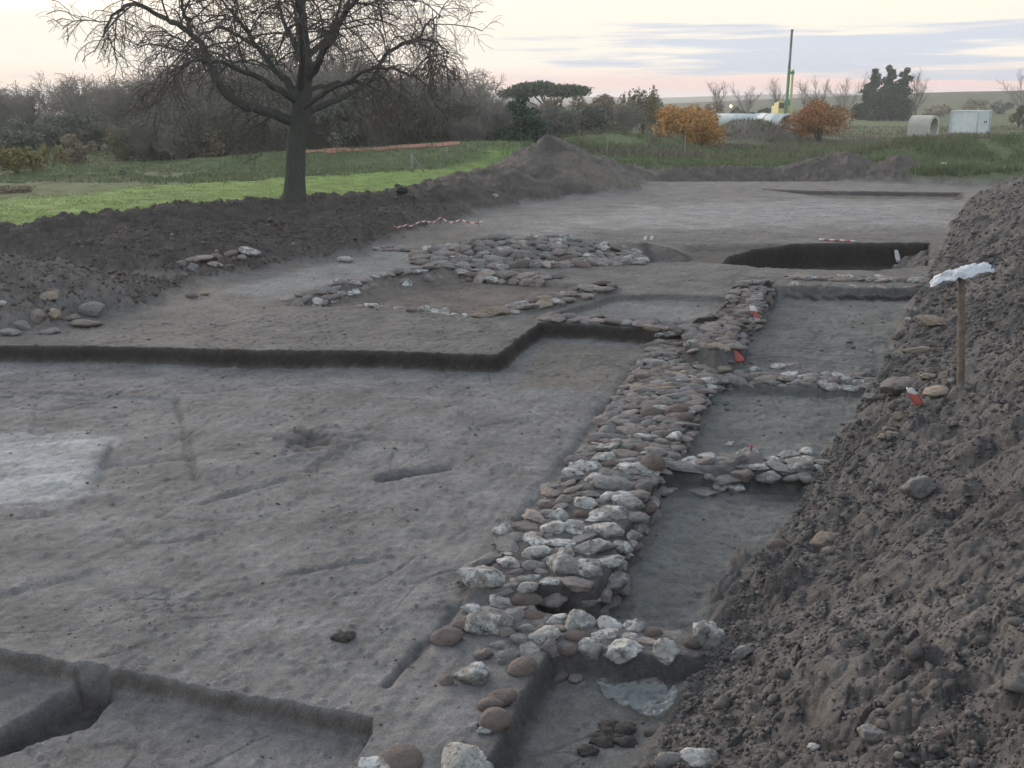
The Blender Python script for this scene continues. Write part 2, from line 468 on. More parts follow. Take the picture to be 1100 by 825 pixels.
# ------------------------------------------------------------------ ground sheet
def build_ground():
    ang = np.radians(np.concatenate([np.linspace(-50, -33, 60, endpoint=False), np.linspace(-33, 33, 1130), np.linspace(33.1, 60, 60)]))
    r = np.concatenate([np.unique(np.concatenate([np.exp(np.linspace(math.log(3.2), math.log(66), 930)), np.linspace(6.2, 9.4, 170), np.linspace(15.4, 19.2, 240), np.linspace(22.5, 27.4, 120), np.linspace(27.5, 31.5, 150)])), np.exp(np.linspace(math.log(66.5), math.log(2400), 150))])
    A, R = np.meshgrid(ang, r)
    x = R * np.sin(A); y = -1.2 + R * np.cos(A)
    sh = x.shape
    h, M = terrain(x.ravel(), y.ravel())
    x = x.ravel(); y = y.ravel()
    # soil colours
    def c(*v): return np.array(v)
    col = np.tile(c(.178, .169, .166), (len(x), 1))
    s1 = fbm((x * .894 - y * .447) * 5, (x * .447 + y * .894) * .5, 4, 73); s2 = fbm(x * .9 + y * .3, y * 4.5 - x * 1.4, 4, 74)
    pn = fbm(x * .5, y * .5, 4, 71); pn2 = fbm(x * 1.3, y * 2.2, 4, 72)
    def put(m, cc):
        nonlocal col
        m = np.clip(m, 0, 1)[:, None]; col = col * (1 - m) + c(*cc) * m
    put(ss(.0, .4, pn) * .4, (.13, .120, .113))
    put(ss(.1, .5, pn2) * .35, (.215, .21, .208))
    put(ss(.05, .5, s1) * .45, (.122, .113, .107)); put(ss(.05, .5, s2) * .45, (.118, .110, .106)); put(ss(.1, .5, -s2) * .35, (.20, .195, .19))
    put(M['terrace'] * .7, (.142, .126, .113))
    pale = ss(-1.5, 1.5, sdf(P_PALE, x, y) + pn * 2.5)
    put(ss(28, 33, y) * M['terrace'] * .8, (.165, .15, .14))
    put(pale * (y > 25) * .8 * (.65 + .35 * ss(-.2, .2, s2)), (.265, .255, .25))
    put(ss(-.14, .14, sdf(P_WHITE, x, y) + pn2 * .35 + s2 * .25) * (y < 13) * (.6 + .3 * ss(-.1, .25, -s2)), (.35, .35, .355))
    put(ss(-.3, .3, sdf(P_STRIP, x, y)) * M['terrace'] * .8, (.20, .197, .193))
    put(M['A'], (.136, .131, .124)); put(M['B'], (.156, .153, .144)); put(M['C'], (.156, .153, .144)); put(M['D'], (.150, .146, .136))
    put(M['E'], (.140, .117, .104)); put(M['F'], (.185, .175, .165)); put(M['pit'] * .8, (.165, .145, .125))
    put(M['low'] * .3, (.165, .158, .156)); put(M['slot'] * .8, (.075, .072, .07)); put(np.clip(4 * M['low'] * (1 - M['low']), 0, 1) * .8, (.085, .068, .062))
    put(M['wall'] * .85, (.085, .079, .074))
    put(cracks(x, y) * .4 * (y < 40), (.085, .078, .074)); put(M['groove'] * .65, (.10, .095, .09)); put(M['burnt'] * .75, (.07, .062, .058))  # grooves get the shade lying in them painted into the soil colour
    tr = ss(.0, .45, fbm(x * 2.2, y * 5.5, 4, 75)) * (y < 14.2) * ss(12.2, 13.6, y)
    put(tr * .6 * (x < 0), (.10, .093, .09))
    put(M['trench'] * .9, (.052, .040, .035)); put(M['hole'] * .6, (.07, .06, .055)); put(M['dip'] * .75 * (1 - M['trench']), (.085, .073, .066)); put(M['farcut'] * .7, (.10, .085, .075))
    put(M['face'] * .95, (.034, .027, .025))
    # field and far country
    fieldc = np.tile(c(.090, .115, .050), (len(x), 1)); gv = fbm(x * .25, y * .25, 4, 81)[:, None]
    fieldc = fieldc * (1 - np.clip(gv + .3, 0, 1)) + c(.105, .108, .055) * np.clip(gv + .3, 0, 1)
    green = ss(-1.0, 1.0, sdf(P_GREEN, x, y) + gv[:, 0] * 2)[:, None] * (y < 62)[:, None]
    fieldc = fieldc * (1 - green) + c(.145, .21, .055) * (1 + .45 * fbm(x * .7, y * 1.6, 4, 83)[:, None]) * green
    fieldc = fieldc * (1 - M['dirtmound'][:, None] * .9) + c(.12, .10, .085) * M['dirtmound'][:, None] * .9
    fieldc = fieldc * (1 - M['hill'][:, None]) + (c(.10, .095, .065) * (1 + gv * .5)) * M['hill'][:, None]
    m = M['field'][:, None]; col = col * (1 - m) + fieldc * m
    # spoil
    hp = fbm(x * .45, y * .45, 4, 91); hp2 = fbm(x * 2.5, y * 2.5, 3, 92)
    hc = np.tile(c(.104, .095, .090), (len(x), 1))
    w = ss(-.3, .4, hp)[:, None]; hc = hc * (1 - w) + c(.130, .119, .112) * w
    w = (ss(.05, .5, hp2) * .5)[:, None]; hc = hc * (1 - w) + c(.080, .073, .071) * w
    # dark topsoil dumped along the edge of the field
    w = (np.maximum(M['bank'] * ss(44, 40, y), M['mound']) * .8)[:, None]; hc = hc * (1 - w) + c(.082, .068, .061) * w
    w = (M['bank'] * ss(20.5, 18, y))[:, None] * .8; hc = hc * (1 - w) + c(.145, .132, .122) * w
    edge = ss(.55, .85, h) * (.35 + .65 * ss(-.25, .2, hp)) * M['bank'] * ss(40, 34, y) * ss(20.5, 22.5, y)
    w = (edge * .55)[:, None]; hc = hc * (1 - w) + c(.046, .037, .033) * w
    w = (M['bank'] * ss(37, 42, y) * ss(-.3, .3, hp))[:, None]; hc = hc * (1 - w) + c(.14, .118, .10) * w
    m = M['heap'][:, None]; col = col * (1 - m) + hc * m
    idx = np.arange(len(x)).reshape(sh)
    faces = np.stack([idx[:-1, :-1], idx[:-1, 1:], idx[1:, 1:], idx[1:, :-1]], -1).reshape(-1, 4)
    fm = lambda a: a[faces[:, 0]]
    big = fm(M['big']) > .5; bank = (fm(M['bank']) > .5) & ~big
    field = (fm(M['field']) > .5) & ~big & ~bank
    verts = np.stack([x, y, h], 1)
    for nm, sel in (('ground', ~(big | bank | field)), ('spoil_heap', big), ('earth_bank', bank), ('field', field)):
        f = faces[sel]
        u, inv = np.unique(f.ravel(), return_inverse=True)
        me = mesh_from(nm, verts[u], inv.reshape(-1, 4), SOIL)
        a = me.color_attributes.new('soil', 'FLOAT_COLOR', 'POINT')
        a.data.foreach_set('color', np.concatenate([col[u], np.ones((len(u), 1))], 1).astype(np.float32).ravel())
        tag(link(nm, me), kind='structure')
build_ground()
# ------------------------------------------------------------------ stones
def ico(sub):
    bm = bmesh.new(); bmesh.ops.create_icosphere(bm, subdivisions=sub, radius=1.0)
    bm.verts.ensure_lookup_table()
    v = np.array([q.co[:] for q in bm.verts]); f = np.array([[q.index for q in p.verts] for p in bm.faces], np.int32)
    bm.free(); return v, f
ICO = {k: ico(k) for k in (1, 2, 3, 4)}

def noise3(v, scale, seed):
    return (gnoise(v[:, 0] * scale + 3.1 * seed, v[:, 1] * scale + v[:, 2] * scale * .6, seed) + gnoise(v[:, 1] * scale - 7.7, v[:, 2] * scale + v[:, 0] * scale * .4, seed + 5) + gnoise(v[:, 2] * scale + 1.7, v[:, 0] * scale - v[:, 1] * scale * .5, seed + 9)) / 2

def rock_verts(seed, sub, angular=True):
    v, f = ICO[sub]
    r = np.random.default_rng(seed)
    if angular:
        nrm = r.normal(size=(11, 3)); nrm /= np.linalg.norm(nrm, axis=1)[:, None]
        p = r.uniform(.66, 1.05, 11)
        dot = v @ nrm.T
        rad = np.where(dot > .05, p / np.maximum(dot, .05), 9.0)
        k = 42.0
        rad = -np.log(np.exp(-k * rad).sum(1) + math.exp(-k * 1.25)) / k
        rad = rad * (1 + noise3(v, 1.9, seed) * .12 + noise3(v, 5.0, seed + 2) * .10 + noise3(v, 11.0, seed + 3) * .06)
    else:
        rad = .95 * (1 + noise3(v, 1.1, seed) * .14 + noise3(v, 4.0, seed + 2) * .02)
    return v * rad[:, None], f

def mat_stone(name, base, alt, dark, dirt, white=None):
    k = NT(name)
    tc = k.n('ShaderNodeTexCoord').outputs['Object']
    oi = k.n('ShaderNodeObjectInfo').outputs['Random']
    isl = k.n('ShaderNodeNewGeometry').outputs['Random Per Island']
    rnd = k.math('FRACT', k.math('ADD', oi, isl), 0.0)
    pos = k.n('ShaderNodeNewGeometry').outputs['Position']
    n1 = k.noise(pos, 7, 6, .6); n2 = k.noise(pos, 19, 6, .7); n3 = k.noise(pos, 3.5, 3, .5)
    c = k.mix(rnd, base, alt)
    c = k.mix(1.0, c, k.ramp(k.math('FRACT', k.math('MULTIPLY', rnd, 7.13), 0), [(0, grey(.72)), (1, grey(1.22))]), 'MULTIPLY')
    if white: c = k.mix(k.ramp(n1, [(.48, grey(0)), (.60, grey(.85))]), c, white)
    c = k.mix(k.ramp(n2, [(.50, grey(0)), (.66, grey(dirt))]), c, dark)
    c = k.mix(k.ramp(n3, [(.52, grey(0)), (.75, grey(dirt * .8))]), c, dark)
    k.color(c)
    b = k.bump(n1, .05, .9); b = k.bump(n2, .022, 1.0, b); k.normal(b)
    k.b.inputs['Roughness'].default_value = .88; k.b.inputs['Specular IOR Level'].default_value = .2
    return k.m
M_PALE = mat_stone('pale_stone', (.24, .225, .205), (.34, .325, .30), (.065, .058, .054), .92, (.54, .53, .515))
M_BUFF = mat_stone('buff_stone', (.255, .212, .188), (.18, .152, .145), (.085, .075, .07), .75)
M_GREY = mat_stone('grey_stone', (.17, .16, .155), (.225, .21, .195), (.085, .08, .076), .7)
M_COB = mat_stone('brown_cobble', (.155, .112, .095), (.135, .108, .098), (.085, .072, .066), .72)
M_TAN = mat_stone('tan_stone', (.27, .215, .165), (.215, .17, .135), (.10, .085, .075), .6)
MATS = {'p': M_PALE, 'b': M_BUFF, 'g': M_GREY, 'c': M_COB, 't': M_TAN}

PROTO = {}
def proto(key, mat, hi=True):
    """stone meshes are shared between stones"""
    k = (key, mat, hi)
    if k not in PROTO:
        ang = mat in 'pbgt'
        v, f = rock_verts(100 + key, 4 if hi else 3, ang)
        PROTO[k] = mesh_from('stone', v, f, MATS[mat])
    return PROTO[k]

def stone_obj(name, loc, size, mat, rz, tilt=(0, 0), parent=None, hi=True, key=None):
    key = RNG.integers(0, 17) if key is None else key
    o = link(name, proto(int(key), mat, hi))
    o.rotation_euler = (tilt[0], tilt[1], rz); o.scale = size
    if parent is not None:
        o.parent = parent; o.location = Vector(loc) - parent.location
    else: o.location = loc
    return o

def merged_stones(name, parent, lst):
    """small stones packed between the big ones, as one mesh"""
    by = {}
    for s in lst: by.setdefault(s['mat'], []).append(s)
    mats = list(by); V, Fc, MI, off = [], [], [], 0
    for mi, m in enumerate(mats):
        for s in by[m]:
            v, f = rock_verts(100 + int(s['key']), 3, m in 'pbgt')
            R = Matrix.Rotation(s['rz'], 3, 'Z') @ Matrix.Rotation(s['tilt'][1], 3, 'Y') @ Matrix.Rotation(s['tilt'][0], 3, 'X')
            v = (v * np.array(s['size'])) @ np.array(R).T + np.array(s['loc']) - np.array(parent.location)
            V.append(v); Fc.append(f + off); MI.append(np.full(len(f), mi)); off += len(v)
    me = mesh_from(name, np.concatenate(V), np.concatenate(Fc))
    for m in mats: me.materials.append(MATS[m])
    me.polygons.foreach_set('material_index', np.concatenate(MI).astype(np.int32))
    o = link(name, me, parent); o['kind'] = 'stuff'
    return o

def strip(pts, z, w):
    """outline of a wall of width w along a line of photograph points at height z"""
    P = [Vector(at(px, py, z)) for px, py in pts]
    Lf, Rt = [], []
    for i, p in enumerate(P):
        d = (P[min(i + 1, len(P) - 1)] - P[max(i - 1, 0)]).normalized(); n = Vector((-d.y, d.x)) * w / 2
        Lf.append(tuple(p + n)); Rt.append(tuple(p - n))
    return Lf + Rt[::-1]

def build_wall(label, poly, sizes, count, mix, keep=100, given=(), faces=(), hi=False, flat=.5, lift=-.22, pack=.76, group='excavated stone wall footings'):
    P = np.array(poly); lo, hi_ = P.min(0), P.max(0)
    S = []
    for g in given:                         # stones read off the photograph: x, y, width, height in its pixels, kind
        px, py, w, hh, m = g
        p = on(px, py); dist = (p - Vector((0, 0, H))).length
        a = w * dist / F / 2 * .98
        b = max(hh * dist / F / 2, a * .35)
        S.append(dict(x=p.x, y=p.y, r=a * .9, size=(a, a * random.uniform(.62, .8), min(b * .9, a * .8)), mat=m, rz=random.uniform(-.35, .35), big=True))
    n = 0
    rs = sorted(RNG.uniform(0, 1, count) ** 1.7 * (sizes[1] - sizes[0]) + sizes[0], reverse=True)
    for r in rs:
        cx = RNG.uniform(lo[0], hi_[0], 60); cy = RNG.uniform(lo[1], hi_[1], 60)
        ins = sdf(poly, cx, cy) > -r * .1
        if S: sx = np.array([(s['x'], s['y'], s['r']) for s in S])
        for x, y in zip(cx[ins], cy[ins]):
            if S and (np.hypot(sx[:, 0] - x, sx[:, 1] - y) < pack * (sx[:, 2] + r)).any(): continue
            e = random.uniform(1.05, 1.5)
            S.append(dict(x=x, y=y, r=r, size=(r * e, r * random.uniform(.65, .9), r * flat * random.uniform(.65, 1.05)), mat=random.choices(list(mix), list(mix.values()))[0], rz=random.gauss(0, .4)))
            break
    hh = terrain(np.array([s['x'] for s in S]), np.array([s['y'] for s in S]))[0]
    for s, z in zip(S, hh): s['z'] = z + s['size'][2] * (lift if not s.get('big') else -.02) + random.uniform(-.01, .015)
    for pts, ztop, zbot, r0 in faces:       # courses visible in the cut face
        Q = [Vector(at(px, py, ztop)) for px, py in pts]
        for a, b in zip(Q[:-1], Q[1:]):
            L = (b - a).length; d = (b - a) / L
            for row in range(2):
                t = random.uniform(0, .2)
                while t < L:
                    r = r0 * random.uniform(.6, 1.2)
                    p = a + d * t
                    if random.random() < (.85 if row == 0 else .55):
                        S.append(dict(x=p.x, y=p.y, r=r * .9, size=(r * 1.1, r * .8, r * .62), mat=random.choices(list(mix), list(mix.values()))[0], rz=math.atan2(d.y, d.x) + random.uniform(-.3, .3), z=ztop - (ztop - zbot) * (.22 + .42 * row) + random.uniform(-.02, .02)))
                    t += r * random.uniform(1.7, 2.8)
    for s in S:
        s['tilt'] = (random.uniform(-.22, .22), random.uniform(-.22, .22)); s['key'] = RNG.integers(0, 17); s['loc'] = (s['x'], s['y'], s['z'])
    cx, cy = float(np.mean([s['x'] for s in S])), float(np.mean([s['y'] for s in S]))
    root = empty('stone_wall', (cx, cy, float(np.median([s['z'] for s in S])) - .1))
    tag(root, label, 'stone wall', group)
    S.sort(key=lambda s: -s['r'] / math.hypot(s['x'], s['y']))
    for s in S[:keep]:
        near = s['r'] / math.hypot(s['x'], s['y']) * F > 11
        stone_obj('stone', s['loc'], s['size'], s['mat'], s['rz'], s['tilt'], root, hi=near, key=s['key'])
    if len(S) > keep: merged_stones('rubble', root, S[keep:])
    return root

GIV1 = [(521, 622, 64, 30, 'p'), (605, 612, 42, 30, 'p'), (635, 614, 32, 30, 'p'), (638, 591, 48, 22, 'p'), (650, 573, 44, 24, 'p'), (622, 571, 28, 18, 'p'), (652, 556, 38, 20, 'p'), (676, 542, 36, 26, 'p'),
        (693, 527, 20, 22, 'g'), (573, 595, 30, 18, 'p'), (596, 570, 28, 16, 'p'), (600, 556, 30, 18, 'p'), (544, 573, 26, 18, 'p'), (523, 604, 36, 14, 'g'), (571, 609, 26, 16, 'g'), (565, 632, 22, 16, 'p'),
        (625, 555, 18, 14, 'c'), (661, 524, 44, 20, 'g'), (685, 506, 40, 20, 'p'), (662, 513, 36, 14, 'g'), (632, 503, 36, 16, 'p'), (647, 491, 26, 12, 'p'), (628, 543, 26, 14, 'p'), (651, 536, 22, 14, 'p'), (613, 516, 24, 12, 'g'), (590, 527, 40, 14, 'g'), (630, 525, 22, 12, 'b'), (587, 545, 18, 13, 'c'), (606, 538, 20, 12, 'b')]
P_W1 = pix([(500, 636), (532, 596), (570, 548), (612, 500), (636, 470), (668, 486), (712, 496), (692, 544), (672, 578), (660, 604), (640, 624), (600, 628), (560, 634)], .07)
build_wall('broad footing of big whitish stones ending beside the two deepest rooms', P_W1, (.045, .13), 230, {'p': 3.5, 'g': 4, 'b': 3, 'c': .6}, given=GIV1, hi=True, pack=.90,
           faces=[([(570, 640), (640, 640)], -.02, -.30, .12), ([(646, 634), (664, 606), (674, 580), (694, 546), (712, 504)], .0, -.32, .13)])
P_W1M = pix([(642, 460), (668, 418), (690, 386), (712, 355), (738, 354), (744, 374), (766, 390), (763, 410), (744, 445), (733, 470), (712, 488), (680, 484), (650, 476)], .08)
build_wall('broad rubble footing of small brownish stones running between trodden floor and rooms', P_W1M, (.05, .13), 560, {'b': 5.5, 'g': 3.5, 'p': .7, 'c': .9, 't': .8}, keep=100,
           given=[(700, 446, 30, 20, 'c'), (727, 442, 26, 16, 'c'), (736, 451, 20, 14, 'c'), (694, 471, 30, 12, 'p'), (725, 472, 18, 12, 'p')],
           faces=[([(716, 492), (734, 474), (747, 446), (764, 412)], .0, -.2, .10), ([(640, 462), (690, 388)], .0, -.08, .08)])
P_W1F = pix([(799, 305), (828, 305), (814, 335), (796, 353), (793, 372), (772, 380), (752, 366), (765, 346), (780, 331)], .34)
build_wall('narrow far end of the long footing beside the room with the red marker', P_W1F, (.06, .15), 200, {'b': 5, 'g': 2, 't': 1.5, 'c': .8}, keep=90,
           given=[(776, 340, 14, 9, 't')], faces=[([(830, 306), (816, 336), (798, 354), (796, 374)], .28, .0, .10)])
GIV2 = [(528, 674, 48, 30, 'p'), (506, 656, 22, 18, 'p'), (622, 673, 32, 32, 'p'), (598, 667, 24, 18, 'p'), (584, 686, 36, 18, 'p'), (656, 673, 28, 20, 'p'), (682, 675, 24, 20, 'p'), (702, 681, 22, 18, 'c'),
        (636, 700, 26, 22, 'p'), (670, 700, 44, 26, 'p'), (714, 702, 28, 28, 'p'), (611, 701, 20, 18, 'c'), (548, 664, 26, 14, 'g'), (545, 682, 22, 16, 'b'), (566, 676, 24, 14, 'g'), (590, 700, 22, 20, 'b'), (560, 690, 20, 14, 'g')]
P_W2 = pix([(496, 650), (560, 636), (590, 652), (700, 676), (724, 700), (700, 706), (600, 702), (560, 694), (520, 684)], .02)
build_wall('short cross wall of chalky white boulders in front of the plastic sheet', P_W2, (.045, .11), 110, {'p': 3, 'g': 3, 'b': 2, 'c': 1}, given=GIV2, hi=True, pack=.95)
P_W3 = strip([(716, 494), (745, 495), (800, 492), (884, 490)], .05, .42)
build_wall('cross wall of mottled stones with a red peg string standing on it', P_W3, (.06, .15), 110, {'p': 4, 'g': 2, 'b': 2}, given=[(760, 493, 20, 11, 'p'), (800, 490, 26, 9, 'p'), (846, 489, 22, 9, 'p'), (868, 487, 22, 7, 'p'), (740, 495, 16, 10, 'p')], flat=.4, lift=.0,
           faces=[([(720, 505), (876, 508)], .0, -.32, .10)])
P_W4 = strip([(766, 400), (800, 400), (850, 400), (900, 404), (936, 402)], .12, .36)
build_wall('low cross wall of small stones under the red crumpled plastic', P_W4, (.05, .14), 110, {'b': 4, 'g': 3, 'p': 2}, given=[(872, 402, 18, 7, 'b'), (888, 403, 15, 7, 'g'), (903, 404, 18, 7, 'p'), (920, 404, 16, 7, 'b'), (932, 403, 14, 7, 'g'), (780, 400, 16, 8, 'b'), (795, 400, 14, 7, 'g'), (836, 396, 18, 10, 'p'), (850, 394, 16, 10, 'b'), (810, 398, 14, 10, 'p')],
           faces=[([(770, 408), (934, 408)], .06, -.16, .09)])
P_W5 = strip([(850, 299), (900, 300), (950, 301), (1002, 303)], .27, .36)
build_wall('thin stone row along the far side of the room below the dark trench', P_W5, (.06, .13), 130, {'b': 4, 't': 2, 'g': 2, 'p': 1.5}, lift=.35, faces=[([(852, 306), (1000, 309)], .27, .10, .10)])
P_W6 = strip([(586, 343), (640, 345), (706, 350)], .27, .34)
build_wall('short stone row along the rim of the square pit', P_W6, (.06, .15), 90, {'b': 4, 'g': 2, 't': 1.5, 'p': 1}, lift=.3, given=[(695, 348, 16, 9, 'b')])
P_W7 = strip([(530, 338), (570, 332), (610, 322), (652, 311)], .27, .38)
build_wall('slanting stone row on the near side of the reddish sunken floor', P_W7, (.06, .16), 130, {'b': 4, 'p': 1.6, 't': 2, 'c': 1}, given=[(536, 337, 30, 12, 't'), (600, 325, 20, 8, 'p'), (628, 318, 18, 8, 'b')], lift=.45)
P_W8 = strip([(388, 328), (430, 331), (470, 335), (526, 340)], .27, .30)
build_wall('sparse line of single pale stones before the reddish sunken floor', P_W8, (.06, .13), 45, {'p': 3, 'b': 3, 't': 1}, given=[(430, 331, 14, 6, 'p'), (456, 333, 18, 10, 'p'), (470, 335, 13, 9, 'p'), (478, 336, 12, 10, 'p'), (400, 328, 16, 5, 'p')], lift=.45, pack=1.0)
P_W9 = strip([(312, 323), (350, 314), (400, 304), (440, 298), (480, 292)], .27, .42)
build_wall('long slanting stone row between the grey strip and the reddish floor', P_W9, (.06, .15), 190, {'g': 3, 'b': 4, 'p': 1.5}, lift=.3, faces=[([(318, 327), (400, 307), (478, 296)], .3, .12, .13)])
P_W10 = pix([(446, 270), (520, 267), (640, 268), (688, 270), (690, 278), (640, 280), (590, 282), (540, 283), (480, 283), (450, 278)], .4)
build_wall('thick bank of piled rubble stones beside the round dark hollow', P_W10, (.07, .19), 330, {'g': 3, 'b': 4, 'p': 1.2, 'c': .7}, flat=.62, lift=.4, pack=.72)
P_W10B = strip([(480, 292), (510, 294), (550, 297), (596, 299)], .27, .4)
build_wall('row of rounded reddish stones in front of the rubble bank', P_W10B, (.08, .17), 90, {'b': 4, 'c': 2, 'g': 2, 'p': 1}, lift=.35, given=[(486, 289, 13, 9, 'c'), (503, 292, 14, 8, 'c'), (524, 292, 10, 8, 'c'), (556, 293, 12, 10, 'c')], faces=[([(480, 297), (594, 304)], .25, .1, .13)])
P_W11 = strip([(404, 267), (440, 268), (482, 271)], .3, .4)
build_wall('faint stone row at the foot of the bank under the striped tape', P_W11, (.08, .15), 40, {'g': 3, 'b': 3}, lift=.5)

def rest(px, py, w, hh, m, name, label, cat, group=None, sink=.30, tilt=None, rz=None, hi=True):
    """a single stone lying where the photograph shows it"""
    p = on(px, py + hh * .25); dist = (p - Vector((0, 0, H))).length
    a = w * dist / F / 2; b = min(max(hh * dist / F / 2, a * .3), a * 1.1) * .9
    o = stone_obj(name, (p.x, p.y, hz(p.x, p.y) + b * (1 - 2 * sink)), (a, a * random.uniform(.65, .85), b), m, random.uniform(-.4, .4) if rz is None else rz, tilt or (random.uniform(-.15, .15), random.uniform(-.15, .15)), hi=hi)
    tag(o, label, cat, group); return o
G = 'loose boulders along the trench edge'
for a in [(701, 496, 27, 38, 'c', 'upright rounded brown boulder at the junction of long footing and cross wall'),
          (480, 684, 36, 22, 'c', 'oval brown cobble at the outer end of the white cross wall'),
          (497, 672, 26, 14, 'c', 'flat brown cobble behind the oval one at the white cross wall'),
          (561, 715, 34, 24, 'c', 'large reddish brown cobble just below the white cross wall'),
          (546, 707, 24, 16, 'g', 'greyish cobble leaning on the large reddish one'),
          (510, 724, 38, 24, 'p', 'dirty pale angular stone half sunk in trodden earth'),
          (480, 731, 16, 16, 'c', 'small brown stone next to the half sunk pale one'),
          (520, 703, 18, 12, 'b', 'small buff stone between the two brown cobble pairs'),
          (539, 749, 34, 18, 'c', 'brown cobble at the back of the stacked three'),
          (527, 757, 30, 18, 'c', 'brown cobble in the middle of the stacked three'),
          (532, 773, 36, 30, 'c', 'rust brown cobble at the front of the stacked three'),
          (520, 786, 13, 10, 'p', 'tiny white stone at the foot of the stacked three cobbles'),
          (430, 815, 48, 18, 'c', 'long purplish boulder at the corner of the lower step'),
          (412, 823, 42, 14, 'p', 'flat white stone before the long purplish boulder'),
          (498, 816, 54, 22, 'p', 'big pale stone on the edge of the deep narrow room'),
          (758, 682, 34, 28, 'p', 'white and brown stone at the heap end of the white cross wall'),
          (744, 690, 20, 16, 'c', 'brown stone tucked against the white one under the heap'),
          (718, 817, 32, 24, 'g', 'grey boulder at the lowest toe of the soil heap'),
          (752, 813, 34, 22, 'p', 'pale boulder beside the grey one at the heap toe')]:
    rest(*a[:5], 'boulder', a[5], 'boulder', G)
G = 'stones on the soil heap'
for a in [(963, 418, 40, 22, 'b', .1, 'broad flat slab sticking out below the stake'), (938, 427, 18, 8, 'g', .2, 'dark thin slab under the broad flat one'), (998, 406, 22, 8, 't', .3, 'tan flat stone above the broad slab'),
          (1021, 410, 8, 15, 'p', .2, 'pale upright stone at the foot of the stake'), (1003, 422, 26, 12, 't', .3, 'tan stone between slab and stake'), (966, 449, 12, 10, 't', .3, 'small tan stone under the red and white tape'),
          (948, 470, 13, 8, 't', .2, 'lowest tan stone of the little pile'), (958, 468, 12, 8, 't', .2, 'second tan stone of the little pile'), (953, 463, 12, 7, 't', .0, 'tan stone on top of the little pile'),
          (976, 344, 6, 12, 'p', .1, 'white shard standing in the dark slope'), (1004, 348, 30, 7, 't', .2, 'long tan splinter lying on the slope'), (988, 378, 28, 9, 't', .2, 'tan slab above the broad flat one'), (1003, 370, 14, 6, 'b', .2, 'little buff chip above the tan slab'),
          (886, 580, 30, 22, 't', .4, 'earthy tan lump over the second room'), (834, 586, 22, 18, 'c', .3, 'reddish stone at the toe of the heap'), (988, 520, 34, 30, 'g', .5, 'big dull grey lump in mid slope'),
          (938, 786, 24, 18, 'g', .3, 'grey block among coarse clods low on the heap'), (875, 806, 12, 8, 'p', .2, 'small white chip among coarse clods'), (1012, 790, 16, 10, 'c', .3, 'brick red fragment among coarse clods'), (798, 702, 22, 16, 'g', .2, 'bluish grey stone just above the cross wall end')]:
    rest(*a[:5], 'stone', a[6], 'stone', G, sink=a[5])
G = 'rubble slabs on the soil bank'
for a in [(218, 278, 22, 7, 'b', 'upper grey slab of the slab tumble'), (208, 290, 12, 9, 'g', 'lower grey slab of the slab tumble'), (196, 285, 10, 8, 'g', 'outermost slab of the slab tumble'), (205, 281, 11, 8, 'b', 'slab leaning on the upper grey one'),
          (234, 276, 14, 7, 'c', 'reddish slab in the middle of the tumble'), (248, 274, 15, 7, 'c', 'second reddish slab towards the pale one'), (270, 272, 22, 9, 'p', 'pale slab at the end of the tumble'), (232, 286, 16, 6, 'b', 'buff slab below the reddish pair'),
          (246, 287, 12, 6, 'c', 'brick red piece at the bottom of the tumble'), (260, 280, 12, 6, 'b', 'buff slab just under the pale one'),
          (56, 317, 20, 7, 't', 'flat tan slab alone on the weedy heap'), (101, 336, 26, 15, 'g', 'big rounded grey slab at the heap foot'), (94, 349, 30, 8, 'b', 'low flat slab before the big rounded one'), (77, 342, 16, 8, 'b', 'slab tilted against the square blocks'),
          (60, 342, 16, 14, 't', 'square tan block in the foot rubble'), (42, 344, 15, 16, 'b', 'square buff block in the foot rubble'), (26, 352, 14, 10, 'g', 'grey block next to the square buff one'), (10, 358, 18, 9, 'g', 'flat grey block at the rubble end'), (55, 356, 18, 6, 'b', 'thin slab under the square blocks'), (3, 327, 8, 6, 'p', 'small whitish stone on the weedy heap'),
          (206, 318, 14, 7, 'c', 'reddish stone at the toe beside the grey strip'), (220, 316, 10, 6, 't', 'tan stone at the toe beside the reddish one'), (372, 280, 16, 7, 'p', 'pale stone where bank meets the grey strip'), (532, 211, 6, 5, 'p', 'whitish stone on the flank of the tall bank')]:
    rest(*a[:5], 'slab', a[5], 'slab', G, sink=.2, tilt=(random.uniform(-.3, .3), random.uniform(-.35, .35)), hi=False)
# loose clods and crumbs nobody could count
def scatter(name, mat, xs, ys, rad, sub, sink=.25, flat=.75, kind='stuff', mats=None):
    hh = terrain(xs, ys)[0]
    protos = []
    for i in range(14):
        v, f = rock_verts(300 + i, sub, i % 4 != 0)
        protos.append((v * (1 + noise3(v, 2.6, 700 + i) * .28)[:, None], f))
    V, Fc, off = [], [], 0
    for x, y, z, r in zip(xs, ys, hh, rad):
        v, f = protos[random.randrange(len(protos))]
        a = random.uniform(0, 6.28); c, s = math.cos(a), math.sin(a)
        e = random.uniform(.7, 1.3)
        q = v * (r * e, r / e, r * flat)
        q = np.stack([q[:, 0] * c - q[:, 1] * s + x, q[:, 0] * s + q[:, 1] * c + y, q[:, 2] + z + r * flat * (1 - 2 * sink)], 1)
        V.append(q); Fc.append(f + off); off += len(v)
    o = link(name, mesh_from(name, np.concatenate(V), np.concatenate(Fc), mat)); o['kind'] = kind
    return o
